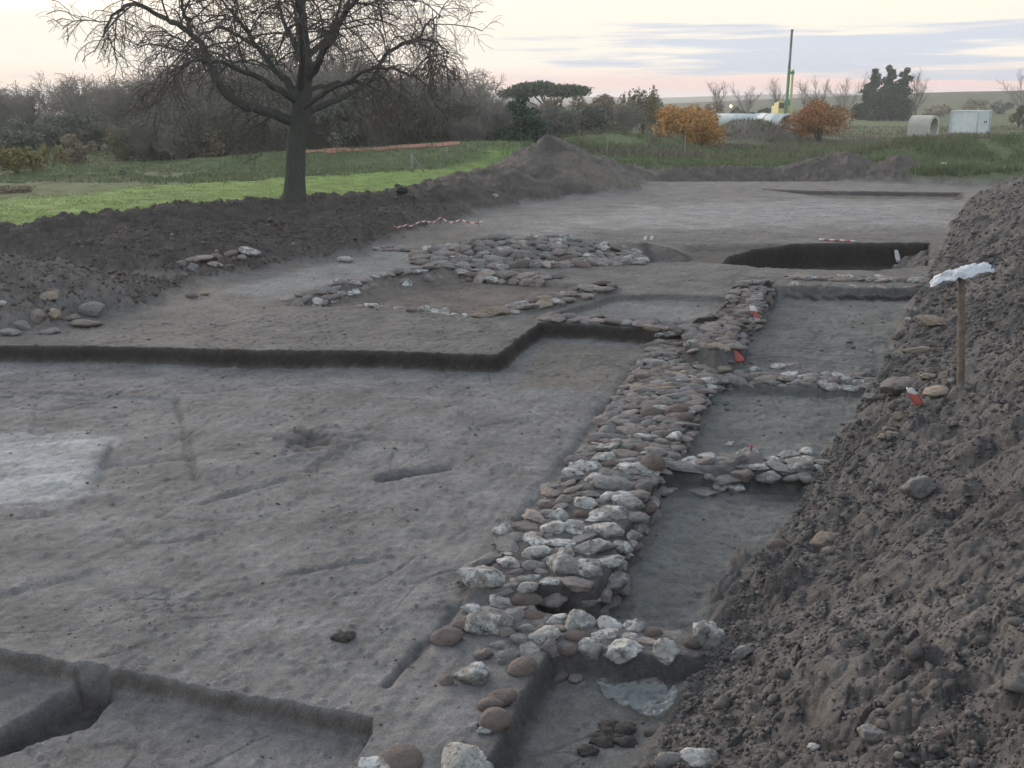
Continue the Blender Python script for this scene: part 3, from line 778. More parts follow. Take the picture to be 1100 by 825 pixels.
def mat_clod(f=1.0):
    k = NT('clod_soil')
    isl = k.n('ShaderNodeNewGeometry').outputs['Random Per Island']
    pos = k.n('ShaderNodeNewGeometry').outputs['Position']
    n2 = k.noise(pos, 30, 5, .7)
    c = k.ramp(isl, [(0, (.076, .070, .067)), (.4, (.102, .093, .088)), (.8, (.130, .118, .110)), (.96, (.155, .137, .123)), (1, (.24, .22, .20))])
    c = k.mix(1.0, c, k.ramp(n2, [(.3, grey(.72)), (.7, grey(1.25))]), 'MULTIPLY')
    c = k.mix(1.0, c, (f, f * .9, f * .85) if f < 1 else (1, 1, 1), 'MULTIPLY')
    k.color(c); k.normal(k.bump(n2, .02, 1.0)); k.b.inputs['Roughness'].default_value = .95; k.b.inputs['Specular IOR Level'].default_value = .1
    return k.m
M_CLOD = mat_clod(); M_BANKCLOD = mat_clod(.9)
def heap_scatter():
    n = 62000
    T = np.array(TOE)
    d = np.exp(RNG.uniform(math.log(2.4), math.log(36), n)); i = np.searchsorted(T[:, 1], d).clip(1, len(T) - 1)
    f = (d - T[i - 1, 1]) / (T[i, 1] - T[i - 1, 1]); tx = T[i - 1, 0] + f * (T[i, 0] - T[i - 1, 0])
    w = RNG.uniform(0, 1, n) ** 1.2 * np.minimum(5.6, d * .33 + .8)
    x = tx + N[0] * w; y = d + N[1] * w
    dist = np.hypot(x, y)
    rad = np.exp(RNG.normal(math.log(.0125), .50, n)) * np.clip(dist / 11, .75, 1.6); rad = np.clip(rad, .006, .06)
    keep = (x < y * .62 + 1.2) & (y > 1.8) & (fbm(x * .8, y * .8, 3, 54) + RNG.normal(0, .3, n) > -.1)
    big = keep & (rad > .032)
    scatter('soil_clods', M_CLOD, x[big], y[big], rad[big], 2)
    small = keep & ~big
    scatter('soil_crumbs', M_CLOD, x[small], y[small], rad[small], 1)
heap_scatter()
def floor_crumbs():
    n = 3200
    d = np.exp(RNG.uniform(math.log(4.5), math.log(24), n)); x = RNG.uniform(-.55, .3, n) * d; y = d
    rad = np.clip(np.exp(RNG.normal(math.log(.0075), .55, n)) * np.clip(d / 9, .8, 1.8), .004, .03)
    cl = fbm(x * .9, y * .9, 3, 95) + RNG.normal(0, .2, n) > .05
    k = np.array([not (a > .3 and b < 3) for a, b in zip(x, y)]) & cl
    scatter('floor_crumbs', M_CLOD, x[k], y[k], rad[k], 1, sink=.35, flat=.5)
    n = 1500; x, y = RNG.uniform(-1, 9, n), RNG.uniform(5, 24, n)
    Mr = terrain(x, y, False)[1]; m = (np.maximum.reduce([Mr['A'], Mr['B'], Mr['C'], Mr['D']]) > .9) & (Mr['heap'] < .2) & (fbm(x, y * 1.4, 3, 96) + RNG.normal(0, .2, n) > .1)
    scatter('room_crumbs', M_CLOD, x[m], y[m], np.clip(np.exp(RNG.normal(math.log(.012), .6, m.sum())) * np.clip(y[m] / 9, .8, 1.6), .005, .05), 2, sink=.35, flat=.55)
    n = 6000
    Q = np.array([(p[0], p[1]) for p in LOWHEAP + MIDHEAP])
    i = RNG.integers(0, len(Q), n); x = Q[i, 0] + RNG.normal(0, 1.6, n); y = Q[i, 1] + RNG.normal(-.6, 1.3, n)
    m = terrain(x, y, False)[1]['bank'] > .5
    rad = np.clip(np.exp(RNG.normal(math.log(.026), .45, n)), .015, .085)
    scatter('bank_clods', M_BANKCLOD, x[m], y[m], rad[m], 1)
floor_crumbs()
def clod_pile(px, py, n, spread, rmax, label):
    p = on(px, py); V, Fc, off = [], [], 0
    for k in range(n):
        r = random.uniform(.25, 1) ** 1.5 * rmax; dx, dy = random.gauss(0, spread), random.gauss(0, spread * .7)
        z = hz(p.x + dx, p.y + dy)
        v, f = rock_verts(500 + k % 9, 3, True); v = v * (1 + noise3(v, 3.0, 40 + k) * .35)[:, None]; V.append(v * (r * 1.3, r, r * .6) + (p.x + dx, p.y + dy, z + r * .15)); Fc.append(f + off); off += len(v)
    tag(link('earth_clod', mesh_from('earth_clod', np.concatenate(V), np.concatenate(Fc), M_DARK)), label, 'clod', 'earth clods left on the floor')
M_DARK = simple('dark_earth', (.060, .052, .048), .95, .4, 14, .03, .1)
clod_pile(660, 790, 26, .09, .06, 'crumbled dark earth clod on the floor below the plastic sheet')
clod_pile(631, 808, 4, .02, .06, 'compact dark earth lump in the deepest room')
clod_pile(367, 687, 7, .03, .055, 'dark earth clump alone on the wide trodden floor')
clod_pile(440, 563, 1, .05, .05, 'low lump of reddish earth on the wide trodden floor')
# ------------------------------------------------------------------ trees and brush
class Tubes:
    def __init__(s): s.v, s.f, s.n = [], [], 0
    def add(s, pts, rad, sides):
        pts = np.asarray(pts, float); m = len(pts)
        d = np.gradient(pts, axis=0); d /= np.maximum(np.linalg.norm(d, axis=1), 1e-9)[:, None]
        ref = np.array((0.0, 0, 1)) if abs(d[:, 2]).mean() < .8 else np.array((1.0, 0, 0))
        a = np.cross(d, ref); a /= np.maximum(np.linalg.norm(a, axis=1), 1e-9)[:, None]
        b = np.cross(d, a)
        t = np.arange(sides) * 2 * math.pi / sides
        ring = a[:, None, :] * np.cos(t)[None, :, None] + b[:, None, :] * np.sin(t)[None, :, None]
        v = pts[:, None, :] + ring * np.asarray(rad)[:, None, None]
        i = np.arange(m * sides).reshape(m, sides) + s.n
        j = np.roll(i, -1, 1)
        s.v.append(v.reshape(-1, 3)); s.f.append(np.stack([i[:-1], j[:-1], j[1:], i[1:]], -1).reshape(-1, 4)); s.n += m * sides
    def mesh(s, name, mat):
        return mesh_from(name, np.concatenate(s.v), np.concatenate(s.f), mat)

def mat_bark(name, a, b):
    k = NT(name); pos = k.n('ShaderNodeTexCoord').outputs['Object']
    mp = k.n('ShaderNodeMapping'); mp.inputs['Scale'].default_value = (5, 5, 1.2); k.l(pos, mp.inputs[0])
    n = k.noise(mp.outputs[0], 5, 6, .7)
    k.color(k.ramp(n, [(.3, a), (.7, b)])); k.normal(k.bump(n, .05, 1.0)); k.b.inputs['Roughness'].default_value = .95
    return k.m
M_BARK = mat_bark('grey_green_bark', (.030, .032, .027), (.075, .078, .066))
M_TWIG = mat_bark('brown_twigs', (.070, .055, .048), (.105, .085, .075))
M_BRUSH = mat_bark('grey_brown_twigs', (.175, .156, .134), (.26, .235, .205))
M_BRUSH2 = mat_bark('olive_twigs', (.14, .135, .10), (.20, .19, .145))
M_BARE = mat_bark('pale_brown_twigs', (.12, .095, .085), (.17, .14, .125))

def unit(v): return v / max(np.linalg.norm(v), 1e-9)
def polyline(p, d, L, n, wander, droop, rs):
    pts = [np.array(p, float)]; d = unit(np.array(d, float)); st = L / n
    for i in range(n):
        d = unit(d + rs.normal(0, wander, 3) + np.array((0, 0, -droop * (i + 1) / n)))
        pts.append(pts[-1] + d * st)
    return np.array(pts)
def children(tub, pts, r0, spec, lvl, rs, t0=.2):
    """spawn the next order of branches along a branch: spec[lvl] = (number, length, wander, droop, spread, sides, end radius)"""
    if lvl >= len(spec): return
    num, Ls, wander, droop, spread, sides, rend = spec[lvl]
    m = len(pts) - 1
    for k in range(num):
        t = t0 + (1 - t0) * (k + rs.uniform(0, 1)) / num
        i = min(int(t * m), m - 1); f = t * m - i
        p = pts[i] * (1 - f) + pts[i + 1] * f; d = unit(pts[i + 1] - pts[i])
        q = rs.normal(size=3); q -= d * (q @ d); q = unit(q)
        L = Ls * rs.uniform(.55, 1.2) * (1.15 - .5 * t)
        n = max(3, int(6 - lvl))
        c = polyline(p, d * (1 - spread) + q * spread + np.array((0, 0, .10)), L, n, wander, droop, rs)
        ra = max(r0 * (1 - t * .75) * .42, rend)
        tub[min(lvl, len(tub) - 1)].add(c, np.linspace(ra, rend, n + 1), sides)
        children(tub, c, ra, spec, lvl + 1, rs, .12)

def big_tree():
    b = on(316, 212); Y = b.y; b.z -= .25
    rs = np.random.default_rng(5)
    wood, twig = Tubes(), Tubes()
    def P(px, py, dy=0.0):
        v = aty(px, py, Y); s = 1.0
        return np.array((v.x - b.x, dy, v.z - b.z))
    def limb(pp, r0, r1, spec, t0=.2, sides=8):
        ctrl = np.array([P(*q) for q in pp])
        # smooth the control line
        t = np.linspace(0, len(ctrl) - 1, len(ctrl) * 4); out = []
        for u in t:
            i = min(int(u), len(ctrl) - 2); f = u - i
            p0 = ctrl[max(i - 1, 0)]; p1 = ctrl[i]; p2 = ctrl[i + 1]; p3 = ctrl[min(i + 2, len(ctrl) - 1)]
            out.append(.5 * ((2 * p1) + (p2 - p0) * f + (2 * p0 - 5 * p1 + 4 * p2 - p3) * f * f + (3 * p1 - p0 - 3 * p2 + p3) * f ** 3))
        out = np.array(out); out[3:] += rs.normal(0, .025, (len(out) - 3, 3))
        wood.add(out, r0 + (r1 - r0) * np.linspace(0, 1, len(out)) ** .8, sides)
        children([wood, twig, twig, twig], out, r0 * .8, spec, 0, rs, t0)
    ctrl = np.array([P(316, 216), P(316.5, 208), P(317, 190), P(318, 160), P(321, 135), P(324, 112), P(327, 88), P(330, 66)])
    wood.add(ctrl, [.45, .36, .31, .29, .30, .29, .24, .18], 16)
    full = [(9, 2.1, .16, .20, .62, 5, .016), (8, 1.15, .18, .2, .62, 4, .009), (5, .62, .2, .25, .6, 3, .006)]
    drp = [(14, 2.3, .15, .30, .62, 5, .014), (8, 1.15, .18, .35, .6, 4, .011), (5, .6, .2, .25, .6, 3, .006)]
    low = [(10, 1.8, .18, .36, .65, 5, .013), (8, 1.0, .2, .36, .6, 4, .010), (5, .5, .2, .3, .6, 3, .006)]
    limb([(316, 132), (298, 122, -.4), (270, 112, -.8), (250, 97, -1.0), (238, 72, -1.0), (226, 50, -.9), (207, 33, -.8), (180, 18, -.6), (150, 5, -.3), (128, 10, 0), (114, 22, .2), (106, 40, .3)], .17, .025, drp, .3)
    limb([(322, 108), (308, 90, .2), (297, 80, .5), (278, 62, 1.0), (262, 48, 1.4), (244, 38, 1.8), (221, 26, 2.1), (195, 30, 2.4), (172, 48, 2.6)], .14, .025, drp, .25)
    limb([(262, 48, 1.4), (250, 25, 1.2), (235, 5, 1.0), (215, -25, .6)], .09, .02, full)
    limb([(217, 44, -.8), (212, 20, -1.2), (210, 0, -1.5), (205, -30, -1.8)], .08, .02, full)
    limb([(328, 88), (344, 68, -.4), (362, 44, -1.0), (384, 14, -1.6), (405, 2, -2.0), (435, 6, -2.3), (455, 10, -2.5)], .14, .025, full, .25)
    limb([(362, 44, -1.0), (372, 20, -.6), (378, -10, 0), (390, -45, .6)], .09, .02, full)
    limb([(322, 125), (345, 112, .8), (372, 98, 1.6), (392, 80, 2.0), (402, 60, 2.2), (412, 49, 2.3), (428, 42, 2.4), (442, 36, 2.4), (449, 22, 2.3), (460, 14, 2.2), (470, 12, 2.1)], .11, .02, full, .35)
    limb([(428, 42, 2.4), (446, 38, 2.2), (464, 42, 2.0), (478, 54, 1.9)], .06, .02, low, .1)
    limb([(322, 118), (350, 104, -1.0), (378, 92, -1.9), (405, 77, -2.4), (432, 76, -2.6), (452, 84, -2.7), (468, 94, -2.8)], .09, .02, low, .3)
    limb([(325, 100), (340, 92, 1.2), (365, 88, 2.4), (390, 96, 3.2), (410, 110, 3.8)], .09, .02, low, .3)
    limb([(328, 72), (313, 45, .3), (300, 22, .6), (293, 2, .9), (285, -30, 1.2)], .11, .02, full, .25)
    limb([(330, 68), (327, 35), (325, 0, .1), (330, -45, .2), (326, -90, .3)], .17, .03, full, .2)
    limb([(331, 60), (349, 35, .7), (356, 5, 1.4), (352, -40, 2.0)], .11, .02, full, .25)
    limb([(322, 100), (335, 55, -1.6), (342, 5, -3.0), (352, -30, -4.2)], .13, .02, full, .3)
    limb([(320, 110), (300, 90, -1.5), (280, 75, -3.0), (255, 70, -4.0), (235, 85, -4.6)], .12, .02, drp, .3)
    limb([(322, 95), (305, 45, 2.4), (285, -5, 4.0), (270, -40, 5.0)], .12, .02, full, .3)
    limb([(315, 140), (295, 130, 1.2), (268, 120, 2.5), (240, 112, 3.4), (210, 118, 4.0)], .12, .02, low, .3)
    root = empty('bare_tree', b)
    tag(root, 'large leafless spreading tree with thick trunk and drooping limbs on the grass', 'tree')
    link('trunk', wood.mesh('trunk', M_BARK), root)
    link('crown', twig.mesh('crown', M_TWIG), root)
big_tree()

def bush_protos(n, stems, hgt, wid, spec, mat, seed, rad=.03):
    out = []
    for k in range(n):
        rs = np.random.default_rng(seed + k); a, c = Tubes(), Tubes()
        for s in range(stems):
            an = rs.uniform(0, 6.283); lean = rs.uniform(.05, 1.0) * wid
            d = np.array((math.cos(an) * lean, math.sin(an) * lean, 1.0))
            p0 = np.array((math.cos(an), math.sin(an), 0)) * rs.uniform(0, .3) * wid
            pts = polyline(p0 + (0, 0, -.15), d, hgt * rs.uniform(.65, 1.0), 7, .10, -.02, rs)
            a.add(pts, np.linspace(rad, rad * .3, 8), 4)
            children([c, c, c], pts, rad, spec, 0, rs, .18)
        out.append((a.mesh('stem', mat), c.mesh('crown', mat)))
    return out
BR = bush_protos(4, 34, 3.4, .75, [(9, 1.15, .16, .10, .55, 3, .012), (9, .65, .2, .15, .55, 3, .010)], M_BRUSH, 40)
BR2 = bush_protos(3, 26, 3.0, .8, [(9, 1.0, .16, .05, .5, 3, .012), (9, .6, .2, .1, .5, 3, .010)], M_BRUSH2, 60)
SLIM = bush_protos(5, 4, 8.0, .26, [(13, 2.4, .09, -.10, .36, 3, .020), (7, 1.2, .12, -.05, .40, 3, .014)], M_BARE, 80, .09)
def plant(name, protos, px, py, Y, top, label, cat, group=None, wide=1.0, i=None, ph=None):
    """a woody plant whose foot stands at distance Y and whose top the photograph shows at height top"""
    p = aty(px, py, Y); z = hz(p.x, Y)
    t = max(.4, aty(px, top, Y).z - z)
    me = protos[random.randrange(len(protos)) if i is None else i]
    hgt = max(v.co.z for v in me[1].vertices) if 'top' not in me[1] else me[1]['top']
    me[1]['top'] = hgt
    s = t / hgt
    root = empty(name, (p.x, Y, z), random.uniform(0, 6.28)); root.scale = (s * wide, s * wide, s)
    tag(root, label, cat, group)
    link('trunk' if cat == 'tree' else 'stems', me[0], root); link('crown', me[1], root)
    return root

# leafy crowns
def mat_leaf(name, stops, rough=.7):
    k = NT(name); isl = k.n('ShaderNodeNewGeometry').outputs['Random Per Island']
    k.color(k.ramp(isl, stops)); k.b.inputs['Roughness'].default_value = rough
    return k.m
def leaf_mesh(name, centres, radii, n, size, mat, seed, shell=.55, thin=None):
    """leaf-sized faces spread through lumpy volumes"""
    rs = np.random.default_rng(seed)
    C = np.asarray(centres, float); R = np.asarray(radii, float)
    if R.ndim == 1: R = np.stack([R] * 3, 1)
    w = R.prod(1) ** .67; ci = rs.choice(len(C), n, p=w / w.sum())
    d = rs.normal(size=(n, 3)); d /= np.linalg.norm(d, axis=1)[:, None]
    rr = rs.uniform(shell ** 3, 1, n) ** (1 / 3)
    lump = 1 + .30 * gnoise(d[:, 0] * 2.2 + ci * 3.3, d[:, 1] * 2.2 + d[:, 2] * 2.2, seed) + .18 * gnoise(d[:, 0] * 6 + ci, d[:, 2] * 6 + d[:, 1] * 3, seed + 1)
    p = C[ci] + d * R[ci] * (rr * lump)[:, None]
    g = fbm(p[:, 0] * 2.5 / max(R.mean(), .1) + seed, p[:, 2] * 2.5 / max(R.mean(), .1) + p[:, 1], 2, seed + 7) > -.22
    p = p[g]; n = len(p)
    a = rs.normal(size=(n, 3)); a /= np.linalg.norm(a, axis=1)[:, None]
    b = rs.normal(size=(n, 3)); b -= a * (a * b).sum(1)[:, None]; b /= np.linalg.norm(b, axis=1)[:, None]
    s = size * rs.uniform(.5, 1.3, n)[:, None]
    v = np.stack([p - a * s, p - b * s * .55, p + a * s, p + b * s * .55], 1).reshape(-1, 3)
    return mesh_from(name, v, np.arange(n * 4).reshape(n, 4), mat, smooth=False)
L_ORANGE = mat_leaf('orange_leaves', [(0, (.26, .11, .028)), (.4, (.38, .18, .04)), (.75, (.48, .26, .06)), (1, (.24, .16, .06))])
L_RUST = mat_leaf('rust_leaves', [(0, (.16, .06, .025)), (.5, (.27, .11, .03)), (1, (.34, .17, .05))])
L_DARK = mat_leaf('dark_needles', [(0, (.020, .042, .022)), (.5, (.032, .062, .030)), (1, (.050, .085, .040))])
L_PINE = mat_leaf('pine_needles', [(0, (.028, .052, .024)), (1, (.060, .088, .040))])
L_OLIVE = mat_leaf('olive_leaves', [(0, (.11, .10, .055)), (.6, (.15, .135, .07)), (1, (.20, .17, .08))])
L_YEL = mat_leaf('yellow_leaves', [(0, (.12, .11, .045)), (.5, (.175, .15, .055)), (1, (.235, .19, .07))])
L_GREYG = mat_leaf('grey_green_leaves', [(0, (.085, .095, .075)), (.6, (.115, .125, .095)), (1, (.15, .155, .115))])
L_TAN = mat_leaf('tan_leaves', [(0, (.14, .115, .078)), (.6, (.20, .16, .108)), (1, (.26, .205, .135))])

def leafy(name, px, base, Y, top, width, mat, label, cat, group=None, n=2500, leaf=.10, lobes=9, trunk=.25, seed=1, shape='round', twigs=None, tr=.05):
    p = aty(px, base, Y); z = hz(p.x, Y); Ht = max(.25, aty(px, top, Y).z - z); Wd = width * Y / F
    rs = np.random.default_rng(seed)
    C, R = [], []
    for k in range(lobes):
        an = rs.uniform(0, 6.283); q = rs.uniform(0, 1) ** .5
        if shape == 'cone':
            t = (k + .5) / lobes; w = Wd / 2 * (1 - t) ** .75 + .12 * Wd
            C.append((math.cos(an) * w * .45, math.sin(an) * w * .45, Ht * (trunk + (1 - trunk) * t * .92))); R.append((w * .75, w * .75, Ht * .62 / lobes + .12 * w))
        elif shape == 'flat':
            C.append((math.cos(an) * q * Wd * .40, math.sin(an) * q * Wd * .3, Ht * (.84 - .16 * q * q))); R.append((Wd * .20, Wd * .2, Ht * .11))
        elif shape == 'brush':
            C.append((math.cos(an) * q * Wd * .38, math.sin(an) * q * Wd * .38, Ht * rs.uniform(.4, .60))); R.append((Wd * .11, Wd * .11, Ht * rs.uniform(.32, .42)))
        else:
            zz = rs.uniform(trunk + .12, .80); w = math.sqrt(max(.05, 1 - ((zz - .5) / .55) ** 2))
            C.append((math.cos(an) * q * Wd * .34 * w, math.sin(an) * q * Wd * .34 * w, Ht * zz)); r = Wd * rs.uniform(.09, .24); R.append((r, r, min(r * .85, Ht * .2)))
    wood = Tubes()
    for k in range(max(3, lobes // 2)):
        c = np.array(C[k]); a = np.array((rs.normal(0, .05), rs.normal(0, .05), -.1)); m = a * .5 + c * .5 + np.array((0, 0, .1 * Ht)) * (0 if shape == 'cone' else 1)
        m[:2] *= .6
        wood.add([a, (a + m) / 2, m, c], [tr, tr * .8, tr * .6, tr * .3], 6)
    root = empty(name, (p.x, Y, z)); tag(root, label, cat, group)
    link('trunk' if cat == 'tree' else 'stems', wood.mesh('trunk', M_BARK), root)
    link('crown', leaf_mesh('crown', C, R, n, leaf, mat, seed, shell=.35), root)
    return root
# shrubs at the edge of the left field
leafy('shrub', 20, 208, 45, 156, 62, L_YEL, 'yellow green shrub spilling over the edge of the grass', 'shrub', n=5200, leaf=.07, lobes=14, trunk=.0, seed=3, tr=.02, shape='brush')
leafy('shrub', 60, 193, 50, 154, 34, L_YEL, 'small ochre yellow shrub between willowy bushes', 'shrub', n=1500, leaf=.07, lobes=7, trunk=.0, seed=4, tr=.02, shape='brush')
leafy('shrub', 88, 188, 54, 142, 40, L_TAN, 'tan leaved bush behind the ochre shrub', 'shrub', n=4200, leaf=.08, lobes=10, trunk=.0, seed=5, tr=.02)
leafy('shrub', 138, 182, 57, 126, 56, L_OLIVE, 'olive drab rounded bush at the head of the grassy slope', 'shrub', n=6000, leaf=.085, lobes=14, trunk=.0, seed=6, tr=.02, shape='brush')
for px, b, Y, t, w, lab, sd in ((10, 186, 60, 128, 70, 'dark grey green bush at the outer end of the thicket', 7), (70, 180, 66, 117, 66, 'grey green bush below the slender bare trees', 8), (108, 178, 68, 120, 50, 'blue green bush behind the tan leaved one', 9), (40, 180, 70, 124, 50, 'dull green bush behind the yellow shrubs', 10)):
    leafy('shrub', px, b, Y, t, w, L_GREYG, lab, 'shrub', n=5600, leaf=.10, lobes=14, trunk=.0, seed=sd, tr=.02)
leafy('weedy_hummock', 8, 236, 36, 211, 62, L_TAN, 'brownish weed clump at the near edge of the grass', 'shrub', n=2200, leaf=.05, lobes=12, trunk=.0, seed=12, tr=.01)
leafy('ivy_clump', 365, 160, 58, 96, 46, L_GREYG, 'ivy covered dark stump of brush beyond the big tree', 'shrub', n=2600, leaf=.08, lobes=12, trunk=.1, seed=13, tr=.04)
# grey-brown thicket behind the field
G = 'leafless brush behind the field'
LB = 'leafless grey brown bush in the thicket beyond the grass'
row = [(150, 60, 108), (172, 61, 98), (196, 60, 92), (218, 62, 86), (240, 61, 80), (262, 60, 84), (284, 62, 80), (306, 61, 84), (330, 62, 84), (352, 61, 80), (376, 62, 86), (400, 61, 92), (424, 63, 94), (448, 62, 98), (470, 64, 100), (492, 63, 100), (514, 65, 98), (536, 64, 102),
       (160, 56, 132), (190, 55, 126), (222, 56, 120), (256, 57, 122), (292, 58, 118), (332, 57, 116), (390, 58, 122), (428, 64, 118), (460, 66, 116), (505, 60, 118), (530, 61, 122),
       (130, 72, 104), (200, 72, 84), (270, 72, 74), (340, 72, 72), (420, 72, 88), (480, 74, 92), (545, 74, 98), (30, 84, 118), (95, 84, 112), (5, 80, 112), (575, 76, 100), (-30, 62, 118), (-75, 66, 116), (-120, 60, 112), (-170, 64, 114), (-55, 82, 110), (-140, 82, 108)]
for px, Y, top in row:
    if 315 < px < 550: Y = max(Y, 60)
    plant('bare_bush', BR if random.random() < .75 else BR2, px, 165, Y, top + 4 if px > 500 else top - 17 - (10 if Y > 70 else 0) - random.uniform(-8, 13), LB, 'bush', G, wide=random.uniform(1.0, 1.3))
G = 'slender bare trees on the skyline'
for px, Y, top, lab in ((14, 95, 100, 'low bare sapling at the very end of the skyline'), (56, 95, 84, 'slender bare tree with upswept twigs, first of the skyline pair'), (70, 96, 80, 'slender bare tree with upswept twigs, second of the skyline pair'), (112, 95, 80, 'bare tree on the skyline beside the drooping crown'), (134, 95, 82, 'bare tree partly behind the drooping crown tips'), (170, 92, 76, 'bare tree behind the drooping limb of the big tree'), (520, 120, 76, 'bare tree top beside the dark flat pine crown'),
                        (430, 90, 84, 'bare tree between the low limb and the pine')):
    plant('bare_tree', SLIM, px, 120, Y, top, lab, 'tree', G, wide=1.2)
G = 'bare trees rising out of the thicket'
for px, Y, top, lab in ((205, 70, 66, 'bare tree rising from the thicket under the drooping limb'), (248, 70, 58, 'bare tree behind the leaning limb of the big tree'), (284, 74, 70, 'bare tree just before the big trunk as one looks along the thicket'), (352, 72, 62, 'bare tree just past the big trunk in the thicket'), (384, 74, 68, 'bare tree above the ivy covered clump'), (468, 76, 84, 'low bare tree in the thin end of the thicket'), (500, 78, 82, 'bare tree where the thicket meets the wood')):
    plant('bare_tree', SLIM, px, 150, Y, top, lab, 'tree', G, wide=1.5)
for px, b, Y, t, w, m, lab, sd in ((222, 166, 55, 128, 46, L_TAN, 'tan leaved bush low in the thicket', 101), (300, 166, 58, 130, 50, L_OLIVE, 'olive bush behind the big trunk', 102), (412, 164, 62, 118, 44, L_TAN, 'brownish leaved bush above the red path', 103), (455, 160, 62, 112, 44, L_GREYG, 'grey green bush above the end of the red path', 104), (515, 168, 62, 118, 52, L_OLIVE, 'olive leaved bush beside the dark evergreen', 105), (176, 172, 56, 132, 40, L_GREYG, 'greyish bush at the top of the grassy slope', 106)):
    leafy('shrub', px, b, Y, t, w, m, lab, 'shrub', n=2600, leaf=.075, lobes=12, trunk=.0, seed=sd, tr=.02)
# evergreens and wood in the middle distance
leafy('evergreen_bush', 561, 172, 60, 97, 50, L_DARK, 'dark bushy evergreen behind the tall soil bank', 'tree', n=11000, leaf=.075, lobes=14, trunk=.02, seed=21, shape='cone', tr=.06)
leafy('umbrella_pine', 588, 118, 130, 84, 96, L_PINE, 'flat topped dark pine above the bare wood', 'tree', n=15000, leaf=.2, lobes=18, trunk=.4, seed=22, shape='flat', tr=.2)
G = 'tan and grey trees of the small wood'
for px, Y, top, w, lab, m, sd in ((592, 78, 99, 44, 'tan leaved tree next to the dark evergreen', L_TAN, 31), (624, 79, 98, 44, 'greyish tan tree in the middle of the wood', L_TAN, 32), (652, 80, 91, 46, 'taller tan tree beside the yellow poplars', L_TAN, 33), (606, 76, 112, 40, 'lower greyish bush in the wood behind the bank', L_GREYG, 34), (640, 77, 112, 44, 'second greyish bush in the wood behind the white rock', L_GREYG, 35)):
    leafy('small_tree', px, 150, Y, top, w, m, lab, 'tree', G, n=4200, leaf=.10, lobes=12, trunk=.05, seed=sd, tr=.04)
for px, Y, top in ((575, 82, 112), (600, 82, 110), (622, 83, 110), (646, 84, 106), (664, 86, 104), (560, 84, 110), (588, 95, 106), (636, 95, 104), (540, 86, 110)):
    plant('bare_bush', BR, px, 150, Y, top, 'leafless grey twiggy bush in the small wood behind the bank', 'bush', 'leafless bushes of the small wood', wide=1.05)
leafy('poplar_clump', 690, 140, 96, 92, 50, L_OLIVE, 'yellow green clump of upright poplars at the end of the wood', 'tree', n=8000, leaf=.11, lobes=16, trunk=.0, seed=41, shape='brush', tr=.05)
leafy('poplar_clump', 668, 142, 94, 98, 22, L_YEL, 'narrow ochre poplar against the green clump', 'tree', n=1500, leaf=.10, lobes=6, trunk=.0, seed=42, shape='brush', tr=.05)
for px, py, Y, top in ((628, 165, 68, 142), (655, 165, 69, 140), (664, 165, 70, 132), (690, 165, 71, 138), (712, 162, 72, 140), (600, 165, 66, 146)):
    plant('bare_bush', BR2, px, py, Y, top, 'low leafless bush on the grey weedy mound', 'bush', 'low bushes on the weedy mound', wide=1.2)
# the two autumn trees
leafy('autumn_tree', 739, 163, 70, 111, 96, L_ORANGE, 'bushy orange leaved tree before the earth mound', 'tree', n=8500, leaf=.10, lobes=26, trunk=.02, seed=51, tr=.05)
leafy('autumn_tree', 880, 160, 76, 106, 84, L_RUST, 'rusty orange tree with bare lower stems beside the pipes', 'tree', n=7000, leaf=.10, lobes=22, trunk=.10, seed=52, tr=.06)
G = 'bare trees on the far skyline'
for px, Y, top, lab in ((770, 190, 85, 'dense bare tree above the orange one'), (803, 195, 87, 'thin bare tree beside the green mast'), (834, 195, 82, 'bare tree just behind the green mast'), (866, 200, 84, 'bare tree with forked stems right of the mast'), (880, 200, 80, 'bare tree above the rusty orange one'), (906, 200, 76, 'tall bare tree near the dark conifers'), (984, 190, 72, 'tall thin bare tree on the far flank of the conifers'), (1098, 180, 72, 'bare tree at the border of the view above the hill')):
    plant('bare_tree', SLIM, px, 120, Y, top, lab, 'tree', G, wide=1.2)
# conifers on the hill
for px, top, w, Y, lab, sd, lob in ((934, 70, 27, 172, 'narrow dark conifer, outer one of the hill group', 61, 12), (951, 66, 25, 174, 'tallest dark conifer in the hill group', 62, 12), (969, 69, 27, 172, 'third dark conifer in the hill group', 63, 12)):
    leafy('conifer', px, 124, Y, top, w, L_DARK, lab, 'tree', 'dark conifers on the hill', n=11000, leaf=.18, lobes=lob, trunk=.05, seed=sd, shape='cone', tr=.15)
leafy('conifer', 958, 127, 164, 91, 60, L_PINE, 'broad rounded green bush before the dark conifers', 'tree', n=12000, leaf=.19, lobes=20, trunk=.0, seed=64, tr=.15)
G = 'distant hedge bushes'
for px, Y, top, w, m, lab in ((822, 185, 116, 20, L_DARK, 'small dark green bush behind the pipes'), (920, 180, 112, 34, L_GREYG, 'bluish grey bush at the foot of the conifers'), (1004, 200, 112, 44, L_TAN, 'brownish hedge bush behind the concrete arch'), (1046, 210, 104, 34, L_TAN, 'round brown bush above the white container'), (1076, 210, 106, 26, L_GREYG, 'grey green bush on the hill edge'), (1096, 120, 112, 22, L_OLIVE, 'olive bush beside the white container'), (896, 200, 112, 26, L_TAN, 'tan bush below the tall bare tree'), (795, 195, 112, 36, L_GREYG, 'grey bush behind the lamp posts'), (720, 200, 118, 40, L_TAN, 'distant brown bush beside the poplars'), (765, 190, 108, 30, L_TAN, 'brown bush under the dense bare tree')):
    leafy('hedge_bush', px, 122, Y, top, w, m, lab, 'bush', G, n=1500, leaf=.2, lobes=9, trunk=.0, seed=int(px), tr=.06)
rsb = np.random.default_rng(77)
